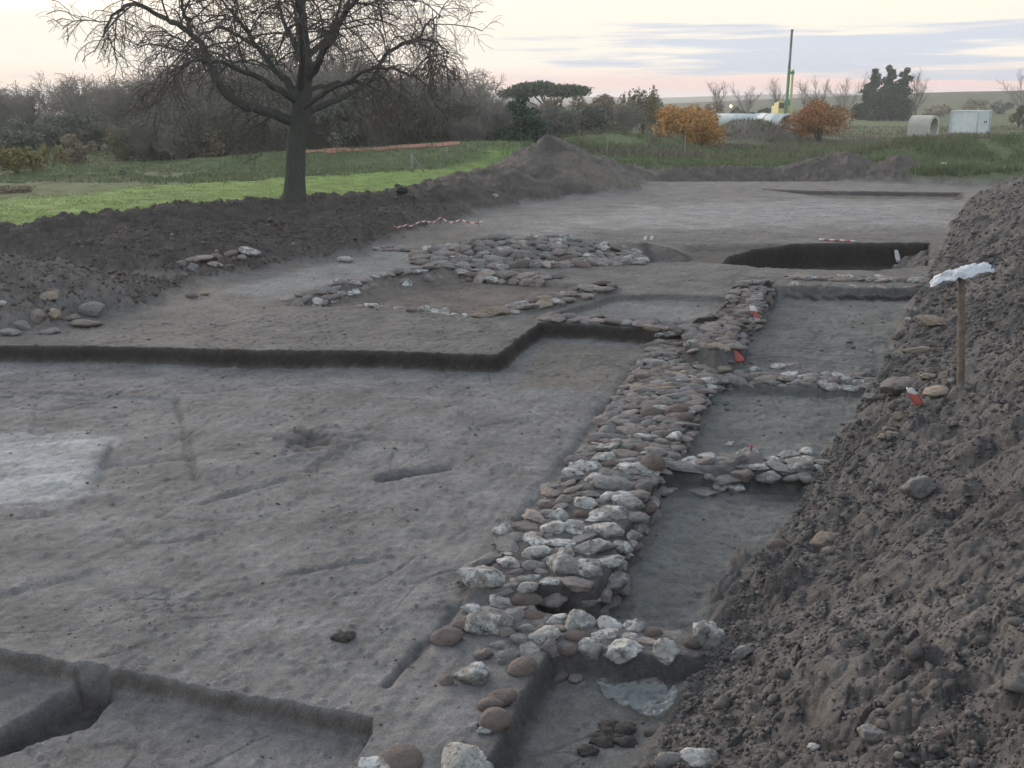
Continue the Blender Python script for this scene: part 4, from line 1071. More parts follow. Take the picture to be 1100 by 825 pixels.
for px, py, Y, w, h_, lab in ((134, 214, 44, 12, 6, 'dark tussock on the bright grass'), (428, 209, 36, 9, 5, 'tiny dark bush beside the bank crest')):
    leafy('tussock', px, py, Y, py - h_ - 3, w, L_GREYG, lab, 'plant', n=350, leaf=.05, lobes=6, trunk=.0, seed=px, tr=.01)

# grass and weeds
def mat_grass(name, stops):
    k = NT(name); isl = k.n('ShaderNodeNewGeometry').outputs['Random Per Island']
    k.color(k.ramp(isl, stops)); k.b.inputs['Roughness'].default_value = .7
    return k.m
def blades(name, x, y, hgt, wid, mat, seed, ok=None):
    rs = np.random.default_rng(seed)
    z, M = terrain(x, y, True)
    if ok is not None:
        m = ok(M, x, y); x, y, z = x[m], y[m], z[m]; hgt = hgt[m] if hasattr(hgt, '__len__') else hgt
    n = len(x); a = rs.uniform(0, 6.283, n); l = rs.normal(0, .35, (n, 2)); hh = hgt * rs.uniform(.5, 1.2, n)
    w = wid * rs.uniform(.6, 1.3, n)
    v = np.stack([np.stack([x - np.cos(a) * w, y - np.sin(a) * w, z - .02], 1), np.stack([x + np.cos(a) * w, y + np.sin(a) * w, z - .02], 1), np.stack([x + l[:, 0] * hh, y + l[:, 1] * hh, z + hh], 1)], 1).reshape(-1, 3)
    o = link(name, mesh_from(name, v, np.arange(n * 3).reshape(n, 3), mat, smooth=False)); o['kind'] = 'stuff'
G_BRIGHT = mat_grass('fresh_grass', [(0, (.105, .155, .042)), (.6, (.145, .205, .055)), (1, (.19, .22, .085))])
G_DULL = mat_grass('dull_grass', [(0, (.078, .112, .045)), (.5, (.105, .145, .06)), (.85, (.14, .145, .075)), (1, (.20, .18, .115))])
G_DRY = mat_grass('dry_weeds', [(0, (.085, .075, .05)), (.5, (.13, .115, .08)), (1, (.19, .165, .12))])
def field_pts(n, y0, y1, px0, px1, seed):
    rs = np.random.default_rng(seed)
    y = 1 / rs.uniform(1 / y1, 1 / y0, n); px = rs.uniform(px0, px1, n)
    return (px - CX) / F * y * 1.0, y
x, y = field_pts(70000, 26, 66, -200, 560, 1)
blades('grass', x, y, .045, .016, G_BRIGHT, 2, lambda M, x, y: (M['field'] > .6) & (M['heap'] < .3) & (sdf(P_GREEN, x, y) > -.8) & (fbm(x * .8, y * 1.5, 3, 84) > -.12))
x, y = field_pts(60000, 40, 72, -200, 620, 3)
blades('rough_grass', x, y, .10 + .22 * np.clip(fbm(x * .4, y * .4, 3, 5), 0, 1), .028, G_DULL, 4, lambda M, x, y: (M['field'] > .6) & (M['heap'] < .3) & (sdf(P_GREEN, x, y) < .4) & (fbm(x * .3, y * .3, 3, 8) > -.35))
x, y = field_pts(110000, 46, 78, 560, 1180, 5)
blades('weeds', x, y, .14 + .5 * np.clip(fbm(x * .35, y * .35, 3, 6) + .25, 0, 1) * np.clip((x / y * F + CX - 780) / 120, .15, 1), .035, G_DULL, 6, lambda M, x, y: (M['field'] > .6) & (M['heap'] < .4) & (fbm(x * .25, y * .25, 3, 9) > -.3))
x, y = field_pts(40000, 72, 130, 560, 1180, 7)
blades('dry_grass', x, y, .3, .05, G_DRY, 8, lambda M, x, y: (M['field'] > .6) & (fbm(x * .2, y * .2, 3, 19) > -.05))
x, y = field_pts(36000, 56, 84, 560, 1180, 17)
blades('dry_scrub', x, y, .40, .035, G_DRY, 18, lambda M, x, y: (M['field'] > .6) & (M['heap'] < .4) & (fbm(x * .16, y * .2, 3, 29) > .05))
# thin weeds that have come up on the older spoil
x, y = field_pts(16000, 15, 60, -60, 700, 9)
blades('spoil_weeds', x, y, .08, .012, G_DRY, 10, lambda M, x, y: (M['bank'] > .6) & (fbm(x * .9, y * .9, 3, 12) > .02))
# ------------------------------------------------------------------ things on and around the dig
def box(v0, v1, jitter=0):
    (a, b, c), (d, e, f) = v0, v1
    V = [(a, b, c), (d, b, c), (d, e, c), (a, e, c), (a, b, f), (d, b, f), (d, e, f), (a, e, f)]
    Fc = [(0, 3, 2, 1), (4, 5, 6, 7), (0, 1, 5, 4), (1, 2, 6, 5), (2, 3, 7, 6), (3, 0, 4, 7)]
    return V, Fc
def boxes(name, lst, mat, parent=None, bevel=.0):
    V, Fc = [], []
    for v0, v1 in lst:
        v, f = box(v0, v1); o = len(V); V += v; Fc += [tuple(i + o for i in q) for q in f]
    me = mesh_from(name, V, Fc, mat, smooth=False)
    if bevel:
        bm = bmesh.new(); bm.from_mesh(me); bmesh.ops.bevel(bm, geom=bm.edges[:], offset=bevel, segments=1, affect='EDGES'); bm.to_mesh(me); bm.free()
    return link(name, me, parent)
def cyl(name, p, q, r0, r1, mat, parent=None, sides=12, n=1, wob=0.0):
    t = Tubes(); p, q = np.array(p, float), np.array(q, float); s = np.linspace(0, 1, n + 1)[:, None]
    pts = p + (q - p) * s
    if wob: pts[1:-1] += RNG.normal(0, wob, (n - 1, 3))
    t.add(pts, np.linspace(r0, r1, n + 1), sides)
    bm = bmesh.new(); me = t.mesh(name, mat); bm.from_mesh(me)
    bmesh.ops.holes_fill(bm, edges=[e for e in bm.edges if e.is_boundary], sides=0)
    bm.to_mesh(me); bm.free()
    return link(name, me, parent)

M_WOOD = simple('weathered_wood', (.15, .112, .088), .85, .4, 12, .01)
M_BAG = simple('white_plastic_bag', (.46, .465, .49), .5, .12, 9, .01, .4)
M_RED = simple('red_plastic', (.38, .095, .075), .45, .15, 8, 0, .4)
M_WHITE = simple('white_plastic', (.55, .52, .50), .5, .12, 8, 0, .4)
M_CONC = simple('pale_concrete', (.36, .345, .31), .85, .18, 3, .02)
M_CONC2 = simple('bluish_pale_concrete', (.42, .45, .46), .8, .14, 2, .02)
M_STEELW = simple('white_paint', (.55, .57, .58), .5, .12, 2, 0, .4)
M_BLUEG = simple('blue_grey_paint', (.36, .40, .45), .5, .14, 2, 0, .4)
M_GREEN = simple('green_paint', (.045, .17, .085), .5, .2, 3, 0, .4)
M_DKGREEN = simple('dark_steel', (.060, .075, .070), .6, .2, 3, 0, .4)
M_YEL = simple('yellow_paint', (.46, .40, .14), .5, .2, 3, 0, .4)
M_BLACK = simple('black_rubber', (.02, .02, .022), .7, .2, 6)
M_GREYP = simple('grey_post', (.19, .185, .18), .8, .2, 8)
M_GLASS = simple('dark_glass', (.03, .04, .05), .15, .1, 4, 0, .5)
M_PATH = simple('red_earth', (.27, .125, .085), .95, .25, .6)

# stake with a plastic bag over its top
s = on(1032, 411); d = s.length
st = empty('wooden_stake', s); tag(st, 'wooden stake standing upright in the soil heap under a white bag', 'stake')
zt = aty(1032, 297, s.y).z - s.z
wd = 8.0 * math.sqrt(s.y ** 2 + 16) / F / 2
lean = aty(1033, 297, s.y).x - s.x
cyl('shaft', (-lean * .2, 0, -.25), (lean, .0, zt), wd, wd * .88, M_WOOD, st, 9, 9, .004)
def bag():
    k = (s.y * CP + (H - s.z - zt) * SP) / F
    nx, ny = 46, 22
    prof = [(-34, -7), (-24, 2), (-12, 7), (0, 10), (12, 14), (22, 15), (31, 12)]      # fall of the ridge, photograph pixels from the stake top
    X = np.linspace(-34, 31, nx); Zr = np.interp(X, [p[0] for p in prof], [p[1] for p in prof])
    V = []
    for i, (xx, zz) in enumerate(zip(X, Zr)):
        hw = np.interp(xx, [-34, -24, 0, 20, 31], [3, 9, 12, 9, 5])
        for j in range(ny):
            t = j / (ny - 1) * 2 - 1
            dz = -(abs(t) ** 1.5) * np.interp(xx, [-34, -10, 10, 31], [3, 8, 10, 7])
            V.append((xx * k, t * hw * k * 1.3, (zz + dz) * k))
    V = np.array(V); nrm = fbm(V[:, 0] * 16, V[:, 1] * 16 + V[:, 2] * 9, 3, 5)
    V[:, 2] += nrm * .042; V[:, 1] += fbm(V[:, 0] * 11 + 9, V[:, 2] * 30, 2, 6) * .04
    V[:, 0] += fbm(V[:, 1] * 14, V[:, 2] * 20, 2, 8) * .02
    i = np.arange(nx * ny).reshape(nx, ny)
    f = np.stack([i[:-1, :-1], i[1:, :-1], i[1:, 1:], i[:-1, 1:]], -1).reshape(-1, 4)
    me = mesh_from('plastic_bag', V, f, M_BAG)
    o = link('plastic_bag', me); o.location = (s.x + lean, s.y, s.z + zt)
    m = o.modifiers.new('thick', 'SOLIDIFY'); m.thickness = .006
    tag(o, 'crumpled white plastic bag draped like a hat over the wooden stake', 'bag')
    cyl('blue_knot', (29 * k, -.02, 9 * k), (33 * k, .0, 12 * k), .018, .012, simple('blue_plastic', (.08, .10, .3), .5), o, 7)
bag()

# red and white markers
def scrap(name, px, py, w, hh, mats, label, cat, lean=.5, rz=0.0, seed=0, segs=6):
    """crumpled strip of plastic standing or lying on the ground"""
    p = on(px, py + hh / 2); k = p.length and (p - Vector((0, 0, H))).length / F
    rs = np.random.default_rng(seed); V, Fc, MI = [], [], []
    n = segs; W = w * k; L = hh * k * 1.1
    for i in range(n + 1):
        t = i / n
        for j in range(4):
            u = j / 3 - .5
            V.append((u * W * (.7 + .5 * math.sin(t * 2.6 + .4)) + lean * (t - .5) * W, .5 * L * t * .4 + rs.normal(0, .006), L * t + .04 * W * math.cos(u * 9 + t * 5) + rs.normal(0, .006)))
    for i in range(n):
        for j in range(3):
            Fc.append((i * 4 + j, i * 4 + j + 1, i * 4 + j + 5, i * 4 + j + 4)); MI.append(0 if (i / n) < .55 else 1)
    me = mesh_from(name, V, Fc); [me.materials.append(m) for m in mats]; me.polygons.foreach_set('material_index', MI)
    o = link(name, me, loc=(p.x, p.y, p.z - .005)); o.rotation_euler = (0, 0, rz)
    q = o.modifiers.new('thick', 'SOLIDIFY'); q.thickness = .008
    tag(o, label, cat); return o
scrap('tape_scrap', 982, 433, 9, 17, (M_RED, M_WHITE), 'scrap of red and white tape lying on the soil heap', 'tape', lean=-1.2, seed=1)
scrap('plastic_wrapper', 790, 385, 11, 12, (M_RED, M_RED), 'crumpled red plastic at the end of the low cross wall', 'plastic', lean=-.9, seed=2)
scrap('marker_flag', 810, 338, 7, 15, (M_RED, M_WHITE), 'red and white marker hanging on the narrow far footing', 'marker', lean=-.6, seed=3)
lab_ = scrap('paper_scrap', 962, 277, 4, 11, (M_WHITE, M_WHITE), 'white paper label fixed low on the dark trench face', 'label', lean=-.7, seed=4)
edge_ = aty(962, 262, 27)
ys_ = np.linspace(24, 30, 600); hh_ = terrain(np.full(600, lab_.location.x), ys_, False)[0]; k_ = int(np.argmax(hh_[200:] - hh_[:-200] * 0 > .1)) + 200
lab_.location.y = ys_[k_] - .10; lab_.location.z = aty(962, 282, lab_.location.y).z
scrap('litter', 1012, 178, 6, 5, (M_WHITE, M_WHITE), 'white litter caught in the weeds of the green bank', 'litter', lean=.8, seed=5)
scrap('litter', 784, 478, 6, 4, (M_WHITE, M_WHITE), 'white scrap beside the mottled cross wall', 'litter', lean=.8, seed=6)
for i, (px, lab) in enumerate(((693, 'small white tag beyond the rubble bank, first of the two'), (700, 'small white tag beyond the rubble bank, second of the two'))):
    scrap('marker_tag', px, 256, 3, 4, (M_WHITE, M_WHITE), lab, 'tag', seed=10 + i)
def peg():
    p = on(806, 490); o = empty('marker_peg', p); tag(o, 'thin peg wound with red string on the mottled cross wall', 'peg')
    cyl('shaft', (0, 0, -.1), (.004, 0, .16), .007, .006, M_WOOD, o, 6)
    cyl('string', (0, 0, .09), (.004, 0, .15), .014, .014, M_RED, o, 7, 3, .003)
peg()
def tape():
    pts = [(423, 250), (436, 248), (450, 246), (462, 243), (473, 241), (486, 243), (500, 244), (519, 243)]
    P = [on(*q) for q in pts]; V, Fc, MI = [], [], []
    Q = []
    for a, b in zip(P[:-1], P[1:]):
        for t in np.linspace(0, 1, 5)[:-1]: Q.append(a.lerp(b, t))
    Q.append(P[-1])
    hh = terrain(np.array([q.x for q in Q]), np.array([q.y for q in Q]))[0]
    for i, (q, z) in enumerate(zip(Q, hh)):
        sag = .05 * math.sin(i * .9)
        V += [(q.x, q.y, z + .12 + sag), (q.x + .02, q.y + .01, z + .17 + sag)]
    for i in range(len(Q) - 1): Fc.append((2 * i, 2 * i + 2, 2 * i + 3, 2 * i + 1)); MI.append(i % 2)
    me = mesh_from('barrier_tape', V, Fc); me.materials.append(M_RED); me.materials.append(M_WHITE); me.polygons.foreach_set('material_index', MI)
    o = link('barrier_tape', me); q = o.modifiers.new('thick', 'SOLIDIFY'); q.thickness = .008
    tag(o, 'red and white barrier tape stretched low along the foot of the soil bank', 'tape')
    for k in (0, 10, 16, 27):
        q = Q[min(k, len(Q) - 1)]; z = hz(q.x, q.y)
        pk = cyl('tape_peg', (q.x, q.y + .02, z - .1), (q.x, q.y + .02, z + .24), .012, .012, M_WOOD, None, 6)
        pk.parent = o
tape()
def ranging_pole():
    a, b = on(879, 259), on(918, 260); z = max(hz(a.x, a.y), hz(b.x, b.y)) + .03
    root = empty('ranging_pole', (0, 0, 0)); tag(root, 'red and white survey pole lying at the rim of the dark trench', 'pole')
    for i in range(7):
        p = a.lerp(b, i / 7); q = a.lerp(b, (i + 1) / 7)
        cyl('band', (p.x, p.y - .06, z), (q.x, q.y - .06, z), .026, .026, M_RED if i % 2 else M_WHITE, root, 8)
ranging_pole()
def plastic():
    k = NT('clear_plastic'); k.color((.25, .27, .27)); k.b.inputs['Roughness'].default_value = .2; k.b.inputs['Alpha'].default_value = .26; k.b.inputs['Specular IOR Level'].default_value = .8
    out = [at(*q, -.19) for q in ((640, 742), (668, 738), (712, 741), (730, 752), (724, 768), (704, 777), (686, 771), (660, 757))]
    P = np.array(out); lo, hi = P.min(0), P.max(0); nx = 60
    gx, gy = np.meshgrid(np.linspace(lo[0], hi[0], nx), np.linspace(lo[1], hi[1], nx)); x, y = gx.ravel(), gy.ravel()
    s_ = sdf(out, x, y) + fbm(x * 8, y * 8, 2, 3) * .03
    rid = 1 - np.abs(fbm(x * 5, y * 9, 3, 4)); z = terrain(x, y)[0] + .012 + .05 * rid ** 6 + .03 * (1 - ss(0, .12, s_)) * ss(-.4, .3, fbm(x * 4, y * 4, 2, 9))
    i = np.arange(nx * nx).reshape(nx, nx); f = np.stack([i[:-1, :-1], i[:-1, 1:], i[1:, 1:], i[1:, :-1]], -1).reshape(-1, 4)
    f = f[(s_[f] > 0).all(1)]; u, inv = np.unique(f.ravel(), return_inverse=True)
    o = link('plastic_sheet', mesh_from('plastic_sheet', np.stack([x, y, z], 1)[u], inv.reshape(-1, 4), k.m))
    q = o.modifiers.new('thick', 'SOLIDIFY'); q.thickness = .003
    tag(o, 'crumpled clear plastic sheet on the floor below the white cross wall', 'plastic sheet')
plastic()

# field edge: fence post with stay, red path, black bag
f = on(443, 185); hgt = aty(443, 165, f.y).z - f.z
r = empty('fence_post', f); tag(r, 'pale grey fence post with slanting stay on the field edge', 'fence post')
cyl('post', (0, 0, -.2), (0, 0, hgt), .055, .05, M_GREYP, r, 8); cyl('stay', (.62, -.05, -.1), (.04, 0, hgt * .85), .03, .03, M_GREYP, r, 7)
for px, top, lab in ((480, 158, 'thin pale post beside the thicket at the path end'), (735, 145, 'pale stake under the orange tree'), (652, 147, 'pale thin post on the weedy mound')):
    q = on(px, 168 if px > 500 else 172); h2 = max(.5, aty(px, top, q.y).z - q.z)
    o = cyl('thin_post', (0, 0, -.2), (.02, 0, h2), .035, .03, M_GREYP, None, 7); o.location = q; tag(o, lab, 'post')
b = on(432, 208); v, fc = rock_verts(901, 3, False)
o = link('black_bag', mesh_from('black_bag', v * (.22, .16, .13) * (1 + noise3(v, 3, 4) * .2)[:, None], fc, M_BLACK), loc=(b.x, b.y, hz(b.x, b.y) + .08)); tag(o, 'small black bag lying on the crest of the soil bank', 'bag')
def path():
    P = [aty(px, py, 55) for px, py in ((318, 162), (345, 161), (375, 160), (410, 158.5), (450, 155.5), (495, 152.5))]
    Q = [a.lerp(b, t) for a, b in zip(P[:-1], P[1:]) for t in (0, .25, .5, .75)] + [P[-1]]
    W = (-1.35, -.9, -.45, .1)
    xs = np.array([[q.x] * 4 for q in Q]).ravel(); ys = np.array([[q.y + w for w in W] for q in Q]).ravel()
    zz = terrain(xs, ys)[0] + .03
    Fc = [(i * 4 + j, i * 4 + 4 + j, i * 4 + 5 + j, i * 4 + 1 + j) for i in range(len(Q) - 1) for j in range(3)]
    tag(link('path', mesh_from('path', np.stack([xs, ys, zz], 1), Fc, M_PATH)), kind='structure')
path()
v, fc = rock_verts(905, 4, True); q = aty(645, 140, 80)
o = link('white_rock', mesh_from('white_rock', v * (.62, .5, .36), fc, M_CONC2), loc=(q.x, q.y, max(hz(q.x, 80) + .2, q.z - .1))); tag(o, 'big whitish rock on the mound before the wood', 'rock')

# building site beyond
def culvert():
    p = aty(991, 145, 92); z = hz(p.x, p.y); r = empty('concrete_culvert', (p.x, p.y, z), math.radians(41)); tag(r, 'precast concrete arch with round opening on the weedy bank', 'culvert')
    m = 32; W, Hc, Lc = .88, 1.86, 2.0
    outer, inner = [], []
    for i in range(m):
        a = 2 * math.pi * i / m; c, s_ = math.cos(a), math.sin(a)
        inner.append((.70 * c, .92 + .78 * s_))
        ox, oz = .92 * c, .98 + .94 * s_
        if s_ < 0: 
            k = min(.92 / max(abs(c), 1e-6), .98 / max(-s_, 1e-6)); ox, oz = c * k, .98 + s_ * k
        outer.append((ox, oz))
    V = []
    for y in (-Lc / 2, Lc / 2): V += [(a, y, b) for a, b in outer] + [(a, y, b) for a, b in inner]
    Fc = []
    for i in range(m):
        j = (i + 1) % m
        Fc += [(i, j, m + j, m + i), (2 * m + j, 2 * m + i, 3 * m + i, 3 * m + j), (j, i, 2 * m + i, 2 * m + j), (m + i, m + j, 3 * m + j, 3 * m + i)]
    link('shell', mesh_from('shell', V, Fc, M_CONC, smooth=False), r)
    inn = [(.66 * math.cos(2 * math.pi * i / 24), Lc / 2 - .25, .92 + .72 * math.sin(2 * math.pi * i / 24)) for i in range(24)]
    link('end_plate', mesh_from('end_plate', inn, [tuple(range(24))], M_CONC, smooth=False), r)
culvert()
def container():
    p = aty(1062, 141, 104); z = hz(p.x, p.y) - .05
    r = empty('site_container', (p.x, p.y, z), math.radians(45)); tag(r, 'white steel site container with dark vents, corner on', 'container')
    # near corner at the origin; one side runs to -x, the other to +y
    A, B, T = 3.15, 2.65, 2.25
    boxes('body', [((-A + .05, .05, .12), (-.05, B - .05, T - .08))], M_STEELW, r)
    boxes('roof', [((-A - .03, -.03, T - .08), (.03, B + .03, T + .02))], M_STEELW, r)
    for i, (x, y) in enumerate(((0, 0), (-A, 0), (0, B), (-A, B))): boxes('corner_post', [((x - .07, y - .07, 0), (x + .07, y + .07, T - .083))], M_BLUEG, r)
    boxes('base_rail', [((-A + .073, -.02, 0), (-.073, .047, .117)), ((-.047, .073, 0), (.02, B - .073, .117))], M_BLUEG, r)
    boxes('corrugation', [((-A + .25 + i * .22, .02, .2), (-A + .33 + i * .22, .048, T - .2)) for i in range(13)], M_STEELW, r)
    boxes('door', [((-.047, .25, .2), (-.01, 1.28, T - .2))], M_BLUEG, r); boxes('door', [((-.047, 1.34, .2), (-.01, 2.4, T - .2))], M_BLUEG, r)
    for y in (.6, 1.1, 1.55, 2.1): boxes('lock_bar', [((-.008, y - .02, .25), (.03, y + .02, T - .25))], M_GREYP, r)
    for x in (-1.35, -.9): boxes('vent', [((x - .12, -.01, 1.05), (x + .12, .017, 1.25))], M_GLASS, r)
    for y, zz in ((.55, 1.75), (.95, 1.2), (1.7, 1.7), (2.1, 1.1)): boxes('placard', [((-.008, y - .11, zz), (.008, y + .11, zz + .2))], M_GLASS, r)
container()
def pipe(p, q, r0, thick, label, mat):
    p, q = np.array(p, float), np.array(q, float); c = (p + q) / 2
    r = empty('concrete_pipe', c); tag(r, label, 'pipe', 'pale pipes behind the earth mound')
    d = unit(q - p); a = unit(np.cross(d, (0, 0, 1))); b = np.cross(a, d); m = 36; V, Fc = [], []
    for e, rad in ((p, r0), (q, r0), (q, r0 - thick), (p, r0 - thick)):
        for i in range(m):
            t = 2 * math.pi * i / m; V.append(e - c + (a * math.cos(t) + b * math.sin(t)) * rad)
    for k in range(4):
        for i in range(m): j = (i + 1) % m; k2 = (k + 1) % 4; Fc.append((k * m + i, k * m + j, k2 * m + j, k2 * m + i))
    link('shell', mesh_from('shell', V, Fc, mat, smooth=True), r)
    col = Tubes()
    for t in (0.02, .34, .67, .98):
        o = p + (q - p) * t - c; col.add([o - d * .12, o - d * .11, o + d * .11, o + d * .12], [r0 * 1.0, r0 * 1.06, r0 * 1.06, r0 * 1.0], 32)
    link('collar', col.mesh('collar', mat), r)
z = hz(26, 118)
a = aty(768, 130, 120); e = aty(838, 131, 116)
pipe((a.x, a.y, z + .86), (e.x, e.y, z + .86), .82, .12, 'long pale pipe lying half hidden by the earth mound', M_CONC2)
a = aty(818, 138, 108); e = aty(846, 138, 101); z2 = hz(e.x, 103)
pipe((a.x, a.y, z2 + .95), (e.x, e.y, z2 + .95), .92, .13, 'short pale pipe with open end between mound and rusty tree', M_CONC2)
def rig():
    Y = 178; p = aty(841, 128, Y); z = hz(p.x, Y); r = empty('drilling_rig', (p.x, Y, z)); tag(r, 'tall green and yellow drilling rig with a dark mast', 'drilling rig')
    zz = lambda py: aty(841, py, Y).z - z
    xx = lambda px: (px - 841) * Y / F
    boxes('track', [((-1.6, -2.2, 0), (-1.0, 2.2, .8))], M_BLACK, r, .12); boxes('track', [((1.0, -2.2, 0), (1.6, 2.2, .8))], M_BLACK, r, .12)
    boxes('body', [((-1.4, -.6, .83), (1.4, 2.8, 2.2)), ((-1.0, 1.2, 2.203), (1.0, 2.7, 2.7))], M_YEL, r, .05)
    cab = boxes('cab', [((-1.45, -2.0, .85), (-.35, -.62, 2.9))], M_YEL, r, .05)
    boxes('windscreen', [((-1.35, -2.03, 1.8), (-.45, -1.99, 2.7))], M_GLASS, cab)
    boxes('mast', [((-.22, -1.9, .9), (.22, -1.4, zz(72)))], M_GREEN, r, .03)
    boxes('drill_string', [((-.17, -1.85, zz(72) + .002), (.17, -1.5, zz(34)))], M_DKGREEN, r, .02)
    boxes('mast_head', [((-.28, -1.95, zz(72) - .2), (.05, -1.91, zz(72) + .5)), ((-.2, -1.9, zz(34)), (.22, -1.5, zz(33) + .1))], M_DKGREEN, r)
    boxes('leader', [((xx(844), -1.75, 1.6), (xx(846.2), -1.45, zz(75)))], M_YEL, r, .03)
    boxes('rotary_head', [((-.45, -2.05, 2.3), (.55, -1.92, 3.2))], M_GREEN, r, .03); boxes('guide', [((-.1, -2.2, zz(80)), (xx(846), -1.92, zz(77)))], M_GREEN, r, .03)
    cyl('strut', (.9, 1.0, 2.2), (.15, -1.4, zz(100)), .09, .09, M_YEL, r, 8); cyl('strut', (-.9, 1.0, 2.2), (-.15, -1.4, zz(100)), .09, .09, M_YEL, r, 8)
rig()
def lamp(px, py, Y, rad, lab):
    p = aty(px, py, Y); z = hz(p.x, Y); r = empty('flood_lamp', (p.x, Y, z)); tag(r, lab, 'lamp', 'lit flood lamps on the site')
    hh = p.z - z; cyl('post', (0, 0, -.2), (0, 0, hh - .2), .07, .06, M_GREYP, r, 8)
    boxes('housing', [((-rad * 1.1, .05, hh - rad), (rad * 1.1, .25, hh + rad))], M_DKGREEN, r)
    k, nt = new_mat('lamp_light'); e = nt.nodes.new('ShaderNodeEmission'); e.inputs[0].default_value = (1, .86, .62, 1); e.inputs[1].default_value = 2.0
    nt.links.new(e.outputs[0], nt.nodes.new('ShaderNodeOutputMaterial').inputs[0])
    v, fc = ICO[3]; link('lens', mesh_from('lens', v * (rad, .10, rad) + (0, -.03, hh), fc, k), r)
lamp(785, 114, 160, .24, 'brighter lit flood lamp above the long pale pipe'); lamp(765, 115, 165, .15, 'fainter lit flood lamp above the orange tree')
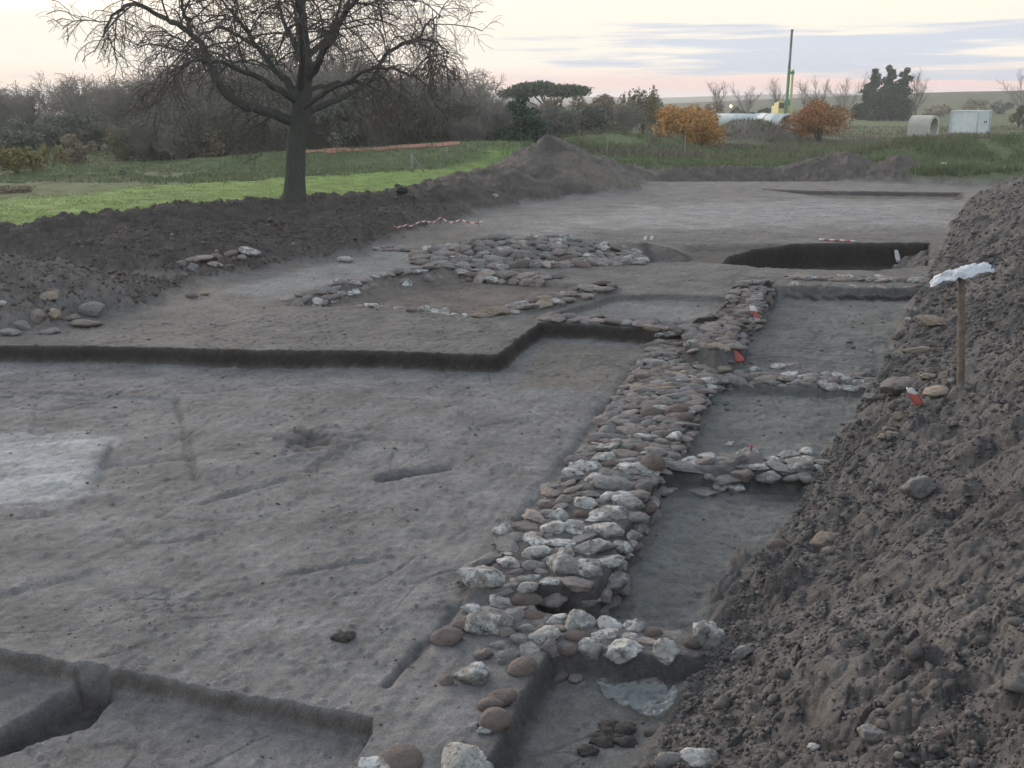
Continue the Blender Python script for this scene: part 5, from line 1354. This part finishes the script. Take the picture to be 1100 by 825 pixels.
# ------------------------------------------------------------------ light and sky
SUN_AZ, SUN_EL = math.radians(-32), math.radians(9)
def build_world():
    w = bpy.data.worlds.new("World"); scene.world = w; w.use_nodes = True
    t = w.node_tree; t.nodes.clear()
    N_ = lambda k, **a: [setattr(o, q, v) for o in [t.nodes.new(k)] for q, v in a.items()] and None
    def n(k, **a):
        o = t.nodes.new(k)
        for q, v in a.items(): setattr(o, q, v)
        return o
    L = t.links.new
    out = n('ShaderNodeOutputWorld'); bg = n('ShaderNodeBackground'); L(bg.outputs[0], out.inputs[0])
    sky = n('ShaderNodeTexSky', sky_type='NISHITA'); sky.sun_disc = False
    sky.sun_elevation = SUN_EL; sky.sun_rotation = SUN_AZ; sky.air_density = 1.2; sky.dust_density = 3.0; sky.ozone_density = 1.5
    tc = n('ShaderNodeTexCoord'); sep = n('ShaderNodeSeparateXYZ'); L(tc.outputs['Generated'], sep.inputs[0])
    X, Y, Z = sep.outputs
    def mth(op, a, b=None, c=None):
        o = n('ShaderNodeMath', operation=op)
        for i, v in enumerate((a, b, c)):
            if v is None: continue
            if hasattr(v, 'links'): L(v, o.inputs[i])
            else: o.inputs[i].default_value = v
        return o.outputs[0]
    def rng(v, a, b, lo=0.0, hi=1.0):
        o = n('ShaderNodeMapRange', interpolation_type='SMOOTHSTEP')
        L(v, o.inputs[0])
        for i, q in enumerate((a, b, lo, hi)): o.inputs[i + 1].default_value = q
        return o.outputs[0]
    def mix(f, a, b):
        o = n('ShaderNodeMix', data_type='RGBA')
        for i, v in ((0, f), (6, a), (7, b)):
            if hasattr(v, 'links'): L(v, o.inputs[i])
            else: o.inputs[i].default_value = v if i == 0 else (*v, 1)
        return o.outputs[2]
    az = mth('ARCTAN2', X, Y)
    S = 10.0
    col = lambda r, g, b: (r * S, g * S, b * S)
    # afterglow: pink low down, cream above, brighter towards the sun's side
    glow = mix(rng(Z, .010, .036), mix(rng(az, -.5, .35), col(.97, .76, .60), col(.92, .62, .57)), col(1.00, .915, .79))
    # long flat cloud banks, blue-grey with pink rims
    cv = n('ShaderNodeCombineXYZ'); L(mth('MULTIPLY', az, 5.0), cv.inputs[0]); L(mth('MULTIPLY', Z, 85.0), cv.inputs[1])
    ns = n('ShaderNodeTexNoise'); ns.inputs['Scale'].default_value = 1.0; ns.inputs['Detail'].default_value = 7; ns.inputs['Roughness'].default_value = .56
    L(cv.outputs[0], ns.inputs['Vector'])
    band = mth('MULTIPLY', rng(Z, .018, .030), rng(Z, .075, .052))
    low = mth('MULTIPLY', rng(Z, .014, .020), rng(Z, .032, .024))
    side = rng(az, -.12, .20)
    cl = mth('ADD', mth('MULTIPLY', mth('MAXIMUM', mth('MULTIPLY', band, .245), mth('MULTIPLY', low, .20)), side), ns.outputs['Fac'])
    cl = rng(cl, .58, .76)
    cloud = mix(rng(Z, .012, .05), col(.55, .60, .69), col(.62, .67, .76))
    vis = mix(mth('MULTIPLY', cl, rng(az, -.25, .1, .35, .95)), glow, cloud)
    HS = n('ShaderNodeHueSaturation'); HS.inputs['Saturation'].default_value = .5; L(sky.outputs[0], HS.inputs['Color'])
    sc = n('ShaderNodeVectorMath', operation='SCALE'); L(HS.outputs[0], sc.inputs[0]); sc.inputs['Scale'].default_value = SKYGAIN
    # the glow belongs to the side of the sunset and dies away overhead
    f = mth('MULTIPLY', rng(Z, .42, .06), rng(Y, -.15, .7))
    L(mix(f, sc.outputs[0], vis), bg.inputs['Color']); bg.inputs['Strength'].default_value = .1
SKYGAIN = 6.2
build_world()
sun = bpy.data.lights.new('sun', 'SUN'); sun.energy = 1.5; sun.angle = math.radians(25); sun.color = (1.0, .86, .74)
so = bpy.data.objects.new('sun', sun); COL.objects.link(so)
dv = Vector((math.sin(SUN_AZ) * math.cos(SUN_EL), math.cos(SUN_AZ) * math.cos(SUN_EL), math.sin(SUN_EL)))
so.rotation_euler = dv.to_track_quat('Z', 'Y').to_euler()

# air over the whole place
def haze():
    me = mesh_from('haze', *box((-1600, -30, -40), (1600, 2600, 18)), None, smooth=False)
    m, nt = new_mat('haze_air'); out = nt.nodes.new('ShaderNodeOutputMaterial'); v = nt.nodes.new('ShaderNodeVolumePrincipled')
    v.inputs['Color'].default_value = (.86, .86, .88, 1); v.inputs['Density'].default_value = HAZE; v.inputs['Anisotropy'].default_value = .2
    nt.links.new(v.outputs[0], out.inputs['Volume']); me.materials.append(m)
    o = link('haze', me); o['kind'] = 'stuff'
HAZE = .0006
haze()
scene.render.engine = 'CYCLES'
scene.view_settings.view_transform = 'Standard'
scene.view_settings.look = 'None'
scene.view_settings.exposure = 0.12
scene.view_settings.gamma = 1.0
scene.view_settings.use_curve_mapping = False
